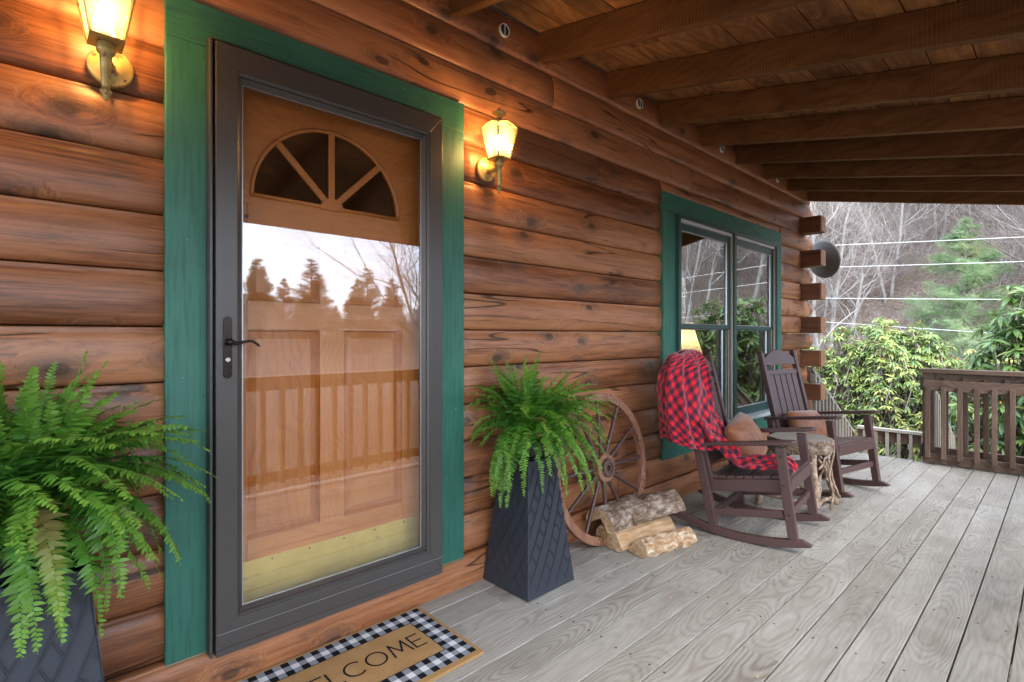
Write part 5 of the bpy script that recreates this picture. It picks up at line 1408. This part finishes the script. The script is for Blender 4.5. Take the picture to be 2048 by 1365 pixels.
# ------------------------------------------------------------------ overhead wires
def wires():
    data = [(-1.011, 2.868, 1.497, 2.669, 'topmost'), (-1.028, 2.461, 1.497, 2.299, 'second from the top'), (-1.261, 1.896, 1.497, 1.726, 'third from the top'), (-1.261, 1.451, .605, 1.274, 'lowest')]
    for x0, z0, x1, z1, w_ in data:
        s = (z1 - z0) / (x1 - x0); m = M()
        f = lambda x: z0 + s * (x - x0)
        pts = [(x, 11.0, f(x) + .0022 * (x - .2) ** 2 * (1 if x > .2 else .3)) for x in [-16 + 1.0 * k for k in range(39)]]
        o = m.tube(pts, .0048, 6).build('overhead_wire', MT['wire'], smooth=True)
        tag(o, 'pale overhead wire across the woods, %s of the four' % w_, 'wire', 'four overhead wires')
wires()

# ------------------------------------------------------------------ ground and hillside
def sm(x, a, b):
    t = max(0, min(1, (x - a) / (b - a))); return t * t * (3 - 2 * t)
def gz(x, y):
    z = -1.25 - .35 * sm(y, 6.5, 9) - .5 * sm(x, 4, 14)
    d = y - 14 + .12 * x
    z += .62 * max(0, d) * sm(d, 0, 8) * (1 - .35 * sm(d, 35, 80)) * (1 - .96 * sm(x, 9, 38))
    z += .035 * max(0, x - 30) * sm(x, 30, 50)
    z += .35 * mnoise.noise(Vector((x * .12, y * .12, 0))) + .08 * mnoise.noise(Vector((x * .7, y * .7, 3)))
    return z
def ground():
    g = G('leaf_litter_ground'); v = g.obj(); n1 = g.noise(v, 9, 6, .75)[0]; n2 = g.noise(v, .5, 4, .6)[0]; n3 = g.noise(v, 60, 3, .7)[0]
    c = g.ramp(g.math('ADD', g.math('MULTIPLY', n1, .55), g.math('MULTIPLY', n3, .45)), [(.36, (.075, .052, .040)), (.5, (.235, .175, .14)), (.64, (.46, .38, .32))])
    c = g.mix(g.ramp(n2, [(.55, 0), (.75, .35)]), c, (.20, .19, .08))
    mt = g.bsdf(c, .95, g.math('ADD', n1, n3), 1.0, .06, .1)
    xs = [-300, -200, -130] + [-100 + 2.5 * i for i in range(33)] + [-18 + 1.0 * i for i in range(64)] + [47 + 2.5 * i for i in range(30)] + [130, 170, 230, 300]
    ys = [-300, -180, -110, -60, -30] + [-16 + 1.2 * i for i in range(60)] + [57 + 2.5 * i for i in range(26)] + [130, 180, 300]
    vs = [(x, y, gz(x, y)) for y in ys for x in xs]; nx = len(xs)
    fs = [(j * nx + i, j * nx + i + 1, (j + 1) * nx + i + 1, (j + 1) * nx + i) for j in range(len(ys) - 1) for i in range(nx - 1)]
    o = M().add(vs, fs).build('ground', mt, smooth=True, fixn=False); tag(o, kind='structure')
ground()

# ------------------------------------------------------------------ bare trees
def bark_trunk(nm, a, b):
    g = G(nm); v = g.obj(rand=1); n1 = g.noise(g.vmath('MULTIPLY', v, (1, 1, .35)), 9, 5, .65)[0]; n2 = g.noise(v, 1.3, 3)[0]
    c = g.mix(g.ramp(g.math('ADD', g.math('MULTIPLY', n1, .6), g.math('MULTIPLY', n2, .45)), [(.35, 0), (.7, 1)]), a, b)
    return g.bsdf(c, .85, n1, .5, .01, .2)
MT['trunk'] = bark_trunk('grey_tree_bark', (.15, .135, .12), (.44, .42, .39))
MT['twig'] = bark_trunk('grey_brown_twigs', (.20, .165, .148), (.41, .36, .33))
MT['trunk2'] = bark_trunk('dark_tree_bark', (.085, .065, .052), (.24, .20, .17))
def grow(mt_, mw_, rng, p, d, Ln, r, lev, maxlev, kids):
    n = 5 if lev < 2 else 3 if lev < maxlev else 2
    pts = [p]; rad = [r]; q = d.copy(); kink = (.10, .20, .26, .32, .35)[lev]
    for i in range(n):
        q = (q + Vector((rng.gauss(0, kink), rng.gauss(0, kink), rng.gauss(0, kink * .6) + (.06 if lev else .03)))).normalized()
        pts.append(pts[-1] + q * Ln / n); rad.append(r * (1 - (.62 if lev == 0 else .8) * (i + 1) / n))
    (mt_ if lev < 2 else mw_).tube(pts, rad, 7 if lev == 0 else 5 if lev == 1 else 3, False)
    if lev >= maxlev: return
    for k in range(kids[lev]):
        f = rng.uniform(.28 if lev == 0 else .15, 1.0); x = f * n; i = min(n - 1, int(x)); b = pts[i].lerp(pts[i + 1], x - i)
        t = (pts[i + 1] - pts[i]).normalized(); o = t.orthogonal().normalized(); o = Matrix.Rotation(rng.uniform(0, 2 * PI), 3, t) @ o
        ang = rng.uniform(.35, .95) if lev == 0 else rng.uniform(.4, 1.0)
        nd = (t * math.cos(ang) + o * math.sin(ang)).normalized()
        grow(mt_, mw_, rng, b, nd, Ln * rng.uniform(.32, .62) * (1.1 - .4 * f if lev == 0 else 1), rad[i] * rng.uniform(.35, .6) if lev else r * (1 - .6 * f) * rng.uniform(.3, .55), lev + 1, maxlev, kids)
tree_v = []
for s in range(5):
    rng = random.Random(40 + s); a, b = M(), M()
    Hh = rng.uniform(9, 12)
    forks = 2 if s in (1, 3) else 1
    for k in range(forks):
        d = Vector((rng.uniform(-.2, .2) + (.22 * (-1) ** k if forks > 1 else 0), rng.uniform(-.15, .15), 1)).normalized()
        grow(a, b, rng, Vector((0, 0, -.9)), d, Hh * rng.uniform(.85, 1), .105 / forks ** .5, 0, 4, (16, 8, 6, 4))
    mt_ = MT['trunk'] if s != 2 else MT['trunk2']
    tree_v.append((a.mesh('trunk', mt_, True), b.mesh('twigs', MT['twig'] if s != 2 else MT['trunk2'], False)))
def put_tree(k, x, y, sc, rz_, label, group, name='bare_tree'):
    t = empty(name, (x, y, gz(x, y)), rz_, label, 'tree', group); t.scale = (sc,) * 3
    inst('trunk', tree_v[k][0], t); tw = inst('crown', tree_v[k][1], t); return t
rng = random.Random(77)
# individually recognisable trees
hero = [(-2.1, 21, .80, 1, 'pale forked bare tree rising behind the satellite dish'), (-1.35, 24, .85, 3, 'tall pale bare tree left of the pine'), (1.35, 21, .75, 0, 'slender pale bare tree right of the pine'),
        (-2.9, 18.5, .6, 4, 'thin bare tree in front of the hillside beside the dish'), (2.2, 27, 1.0, 1, 'pale bare tree at the right edge over the gate')]
for x, y, sc, k, lab in hero: put_tree(k, x, y, sc, rng.uniform(0, 6), lab, None)
n = 0
while n < 240:     # wood on the hillside ahead
    y = 18 + 60 * rng.random() ** 1.3; x = rng.uniform(-.46 * y - 2, .24 * y + 4)
    if y < 24 and -1.8 < x < 2.4: continue
    put_tree(rng.randrange(5), x, y, rng.uniform(.6, 1.15), rng.uniform(0, 6.3), 'bare grey tree in the leafless wood on the hillside', 'bare trees on the hillside'); n += 1
n = 0
while n < 110:     # wood to the side, seen in the window and door glass
    x = rng.uniform(9, 70); y = rng.uniform(3, 75)
    if math.hypot(x, y) < 13: continue
    az = math.degrees(math.atan2(y, x))
    if az < 34 and rng.random() < .55 and x < 40: continue
    put_tree(rng.randrange(5), x, y, rng.uniform(.5, .85) * (.78 if az < 36 else 1), rng.uniform(0, 6.3), 'bare tree of the side wood mirrored in the glass', 'bare trees beside the house'); n += 1
# saplings and brush beyond the deck
def brush(seed, hgt, nst, name, lab, cat, x, y, grp, spread=.8):
    rng = random.Random(seed); a = M()
    for k in range(nst):
        an = rng.uniform(0, 6.3); p = Vector((spread * math.cos(an) * rng.random(), spread * math.sin(an) * rng.random(), -.1))
        d = Vector((math.cos(an) * .35, math.sin(an) * .35, 1)).normalized(); grow(a, a, rng, p, d, hgt * rng.uniform(.6, 1), .014, 2, 4, (0, 0, 8, 4))
    return a.mesh('stems', MT['twig'])
bm_ = [brush(200 + k, 2.6, 12, '', '', '', 0, 0, '') for k in range(3)]
rng = random.Random(31)
for k in range(110):
    x = rng.uniform(5.2, 16); y = rng.uniform(-1, 10.5)
    o = inst('brush', bm_[k % 3], None, (x, y, gz(x, y)), (0, 0, rng.uniform(0, 6)), rng.uniform(.7, 1.25)); tag(o, 'leafless brush growing beside the deck mirrored in the door glass', 'bush', 'leafless brush beside the deck')
for k in range(26):
    x = rng.uniform(-7, 5); y = rng.uniform(13.5, 19)
    o = inst('brush', bm_[k % 3], None, (x, y, gz(x, y)), (0, 0, rng.uniform(0, 6)), rng.uniform(.35, .6)); tag(o, 'leafless brush at the foot of the hillside', 'bush', 'leafless brush at the hill foot')

def undergrowth():
    rng = random.Random(91); pts = []
    while len(pts) < 900:
        y = 15.5 + 50 * rng.random() ** 1.4; x = rng.uniform(-.5 * y - 2, .3 * y + 6)
        pts.append((x, y, gz(x, y)))
    while len(pts) < 1350:
        x = rng.uniform(16, 60); y = rng.uniform(0, 60); pts.append((x, y, gz(x, y)))
    m = M(); m.v = pts; o = m.build('undergrowth', MT['twig'], fixn=False); tag(o, kind='stuff')
    ng = bpy.data.node_groups.new('scatter_undergrowth', 'GeometryNodeTree')
    ng.interface.new_socket('Geometry', in_out='INPUT', socket_type='NodeSocketGeometry'); ng.interface.new_socket('Geometry', in_out='OUTPUT', socket_type='NodeSocketGeometry')
    gi, go = ng.nodes.new('NodeGroupInput'), ng.nodes.new('NodeGroupOutput')
    ip = ng.nodes.new('GeometryNodeInstanceOnPoints'); oi = ng.nodes.new('GeometryNodeObjectInfo'); oi.inputs[0].default_value = [q for q in bpy.data.objects if q.name.startswith('brush')][0]
    rv = ng.nodes.new('FunctionNodeRandomValue'); rv.data_type = 'FLOAT'; rv.inputs[2].default_value = .45; rv.inputs[3].default_value = 1.15
    rr = ng.nodes.new('FunctionNodeRandomValue'); rr.data_type = 'FLOAT_VECTOR'; rr.inputs[0].default_value = (-.1, -.1, 0); rr.inputs[1].default_value = (.1, .1, 6.28)
    ng.links.new(gi.outputs[0], ip.inputs['Points']); ng.links.new(oi.outputs['Geometry'], ip.inputs['Instance'])
    ng.links.new(rv.outputs[1], ip.inputs['Scale']); ng.links.new(rr.outputs[0], ip.inputs['Rotation']); ng.links.new(ip.outputs[0], go.inputs[0])
    md = o.modifiers.new('scatter', 'NODES'); md.node_group = ng
undergrowth()
# ------------------------------------------------------------------ pines
def needle_mat(nm, a, b, c_):
    g = G(nm); v = g.obj(rand=1); n1 = g.noise(v, 1.1, 4, .6)[0]; n2 = g.noise(v, 12, 2)[0]
    c = g.ramp(g.math('ADD', g.math('MULTIPLY', n1, .7), g.math('MULTIPLY', n2, .3)), [(.35, a), (.52, b), (.68, c_)])
    b_ = g.n('ShaderNodeBsdfPrincipled'); g.l(c, b_.inputs['Base Color']); b_.inputs['Roughness'].default_value = .6
    tl = g.n('ShaderNodeBsdfTranslucent'); g.l(c, tl.inputs[0]); a_ = g.n('ShaderNodeMixShader'); a_.inputs[0].default_value = .25
    g.l(b_.outputs[0], a_.inputs[1]); g.l(tl.outputs[0], a_.inputs[2]); g.l(a_.outputs[0], g.out.inputs[0]); return g.m
MT['needle'] = needle_mat('pine_needles', (.12, .21, .09), (.22, .33, .15), (.40, .42, .20))
MT['needle2'] = needle_mat('dark_conifer_needles', (.03, .055, .025), (.06, .09, .04), (.10, .13, .06))
def pine(seed, H_, base, spread, tufts, nl, mt):
    rng = random.Random(seed); tr = M(); cr = M()
    tr.tube([(0, 0, -.3), (.05, 0, H_ * .5), (0, .05, H_)], [.17, .11, .02], 7)
    z = base
    while z < H_:
        f = (z - base) / (H_ - base)
        for k in range(rng.randint(4, 6)):
            a = rng.uniform(0, 2 * PI); Ln = spread * (1 - f) ** .8 * rng.uniform(.6, 1.1) * min(1, .6 + f * 4) + .15
            p = Vector((0, 0, z)); d = Vector((math.cos(a), math.sin(a), rng.uniform(-.05, .25)))
            pts = [p]
            for i in range(4): d = (d + Vector((rng.gauss(0, .12), rng.gauss(0, .12), .07))).normalized(); pts.append(pts[-1] + d * Ln / 4)
            tr.tube(pts, [.03, .025, .018, .012, .005], 3, False)
            nt_ = max(3, int(tufts * Ln))
            for j in range(nt_):
                x = (0.25 + .75 * rng.random()) * 4; i = min(3, int(x)); q = pts[i].lerp(pts[i + 1], x - i) + Vector((rng.gauss(0, .12), rng.gauss(0, .12), rng.gauss(0, .07))) * Ln * .7
                for e in range(10):
                    dd = Vector((rng.gauss(0, 1), rng.gauss(0, 1), rng.gauss(.35, .8))).normalized() * nl * rng.uniform(.7, 1.2); s_ = dd.orthogonal().normalized() * .006
                    cr.add([q - s_, q + s_, q + dd], [(0, 1, 2)])
        z += rng.uniform(.22, .40)
    return tr.mesh('trunk', MT['trunk2'], True), cr.mesh('crown', mt)
pv = [pine(1, 7.2, .5, 3.0, 30, .30, MT['needle']), pine(2, 6.0, .6, 2.2, 30, .26, MT['needle']), pine(3, 9, .6, 3.0, 22, .42, MT['needle2'])]
def put_pine(k, x, y, sc, lab, grp=None, cat='pine tree'):
    t = empty('pine_tree', (x, y, gz(x, y)), random.random() * 0 + x, lab, cat, grp); t.scale = (sc,) * 3
    inst('trunk', pv[k][0], t); inst('crown', pv[k][1], t)
put_pine(0, .05, 18.4, .60, 'soft green pine in front of the leafless hillside')
put_pine(1, 1.20, 19.0, .26, 'small green pine just right of the larger pine')
put_pine(1, -.75, 19.0, .25, 'smallest green pine left of the larger pine')
rng = random.Random(3)
for k, (x, y, s_) in enumerate([(46, 15, 1.0), (50, 21, 1.15), (44, 24, 1.05), (52, 27, .95), (48, 11, .8), (55, 33, 1.0), (43, 30, .85), (60, 19, 1.2), (40, 19, .6), (49, 18, .9), (47, 24, .8), (51, 16, .95), (53, 23, 1.0), (38, 13.5, .55), (39, 21.5, .62), (42, 26, .7), (45, 18.5, .75), (41, 16.5, .66), (48, 29, .8), (37, 18, .5), (40, 23.5, .6), (43, 12.5, .7), (50, 38, 1.0), (46, 44, 1.1)]):
    put_pine(2, x, y, s_ * .98, 'dark conifer of the far tree line mirrored in the glass', 'conifers of the far tree line')

# ------------------------------------------------------------------ rhododendrons
def leaf_mat(nm, stops):
    g = G(nm); v = g.obj(rand=0); n1 = g.noise(v, 3.0, 3)[0]
    r = g.rnd(); hn = g.noise(v, 14, 2, .6)[0]
    f = g.math('ADD', g.math('MULTIPLY', g.math('SUBTRACT', r, .5), .30), g.math('ADD', g.math('MULTIPLY', hn, .75), g.math('MULTIPLY', n1, .28)))
    c = g.ramp(f, stops)
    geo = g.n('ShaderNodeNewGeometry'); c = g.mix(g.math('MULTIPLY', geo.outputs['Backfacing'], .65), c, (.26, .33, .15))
    b_ = g.n('ShaderNodeBsdfPrincipled'); g.l(c, b_.inputs['Base Color']); b_.inputs['Roughness'].default_value = .38; b_.inputs['Specular IOR Level'].default_value = .5
    tl = g.n('ShaderNodeBsdfTranslucent'); g.l(c, tl.inputs[0]); a_ = g.n('ShaderNodeMixShader'); a_.inputs[0].default_value = .22
    g.l(b_.outputs[0], a_.inputs[1]); g.l(tl.outputs[0], a_.inputs[2]); g.l(a_.outputs[0], g.out.inputs[0]); return g.m
MT['rleaf'] = leaf_mat('dark_rhododendron_leaf', [(.30, (.03, .085, .03)), (.48, (.075, .15, .035)), (.62, (.17, .24, .05)), (.78, (.34, .33, .07))])
MT['yleaf'] = leaf_mat('yellow_green_rhododendron_leaf', [(.30, (.10, .20, .06)), (.42, (.25, .34, .09)), (.53, (.46, .48, .13)), (.66, (.74, .60, .18))])
MT['bud'] = plain('rusty_seed_bud', (.42, .16, .04), .7)
def leaf_geo(Ln, wd):
    vs = []; fs = []; n = 4
    for i in range(n + 1):
        f = i / n; w_ = wd * (math.sin(PI * min(1, f * .96 + .04)) ** .75) * (.9 if f < .9 else .35); y = Ln * f; z = -.16 * Ln * f * f
        vs += [(-w_ / 2, y, z + w_ * .22), (0, y, z), (w_ / 2, y, z + w_ * .22)]
    for i in range(n): a = 3 * i; fs += [(a, a + 1, a + 4, a + 3), (a + 1, a + 2, a + 5, a + 4)]
    return vs, fs
def rhodo(name, label, cx_, cy_, zb, rx, ry, zt, nwh, Ln, wd, mat, seed, nobj=300, inner=.55, budp=.5):
    rng = random.Random(seed); t = empty(name, (cx_, cy_, gz(cx_, cy_)), 0, label, 'shrub', None)
    org = Vector(t.location); st = M(); lv, lf = leaf_geo(Ln, wd); mats = []; bud = M()
    hh = zt - org.z
    for k in range(nwh):
        # point on the upper shell of an uneven dome
        a = rng.uniform(0, 2 * PI); u = rng.random() ** .5; el = rng.random()
        rad = 1 + .16 * math.sin(a * 3 + seed) + .10 * math.sin(a * 5 + 2)
        rr = (inner + (1 - inner) * rng.random()); ze = el
        x = cx_ + rx * rad * math.cos(a) * math.cos(ze * PI / 2 * .98) ** .6 * rr ** .3 * (1 if rng.random() < .6 else rng.random()); y = cy_ + ry * rad * math.sin(a) * math.cos(ze * PI / 2 * .98) ** .6 * rr ** .3
        z = org.z + hh * (zb + (1 - zb) * math.sin(ze * PI / 2)) * rng.uniform(.86, 1.03) * (1 + .07 * math.sin(a * 4 + seed * 2))
        P = Vector((x, y, z)); b = org + Vector(((x - cx_) * .18, (y - cy_) * .18, 0))
        if k % 2 == 0:
            midp = b.lerp(P, .55) + Vector((rng.gauss(0, .10), rng.gauss(0, .10), -.12)); st.tube([b, midp, P], [.016, .011, .005], 4, False)
        elif k % 2:
            st.tube([P, P + Vector((rng.gauss(0, .1), rng.gauss(0, .1), -.35))], [.004, .007], 3, False)
        upv = (Vector(((x - cx_) / rx, (y - cy_) / ry, .9)) * .5 + Vector((rng.gauss(0, .2), rng.gauss(0, .2), .6))).normalized()
        nl = rng.randint(8, 12); o1 = upv.orthogonal().normalized(); o1 = Matrix.Rotation(rng.uniform(0, 6), 3, upv) @ o1; droop = rng.uniform(-.15, .85)
        for j in range(nl):
            d = (Matrix.Rotation(2 * PI * j / nl + rng.uniform(-.25, .25), 3, upv) @ o1); d = (d + upv * rng.uniform(-.1, .5) - Vector((0, 0, droop + rng.uniform(-.1, .35)))).normalized()
            zz = (upv - d * upv.dot(d)).normalized(); xx = d.cross(zz).normalized(); sc = rng.uniform(.7, 1.15)
            MM = Matrix((xx * sc, d * sc, zz * sc)).transposed().to_4x4(); MM.translation = P - org + upv * rng.uniform(-.03, .01)
            mats.append(MM)
        if rng.random() < budp:
            bud.lathe([(.002, -.012), (.010, 0), (.002, .022)], 5, tuple(P + upv * .02))
            if budp > .4 and rng.random() < .6:
                for q in range(5): dd = (upv + Vector((rng.gauss(0, .6), rng.gauss(0, .6), rng.gauss(0, .4)))).normalized(); bud.tube([P, P + dd * .045, P + dd * .06], [.0015, .0015, .005], 4, True)
    st.build('stems', MT['trunk2'] if 'dark' in label else MT['twig'], t, smooth=True, fixn=False)
    bud.build('buds', MT['bud'], t, fixn=False)['kind'] = 'stuff'
    cp = Vector(cam.location); mats.sort(key=lambda q: (q.translation + org - cp).length)
    me = M().add(lv, lf).mesh('leaf', mat, True)
    for q in mats[:nobj]: inst('leaf', me, t, mw=q)
    m = M()
    for q in mats[nobj:]: m.add([q @ Vector(v) for v in lv], lf)
    m.build('foliage', mat, t, smooth=True, fixn=False, world=False)['kind'] = 'stuff'
rhodo('rhododendron', 'yellow green rhododendron with rusty buds beyond the stair landing', -.10, 10.1, .08, 1.35, .9, 1.20, 2300, .115, .031, MT['yleaf'], 4, budp=.22)
rhodo('rhododendron', 'dark glossy rhododendron growing tall right behind the far railing', 1.85, 8.7, .12, 1.12, .75, 1.56, 640, .185, .052, MT['rleaf'], 8, budp=.3)
rhodo('rhododendron', 'low rhododendron between the landing railing and the tall dark one', 1.35, 9.9, .12, 1.0, .7, .85, 500, .12, .033, MT['yleaf'], 12, nobj=150, budp=.4)
rhodo('rhododendron', 'yellow green rhododendron partly hidden by the house corner', -2.0, 10.9, .15, 1.2, .9, 1.15, 350, .14, .038, MT['yleaf'], 15, nobj=100, budp=.7)
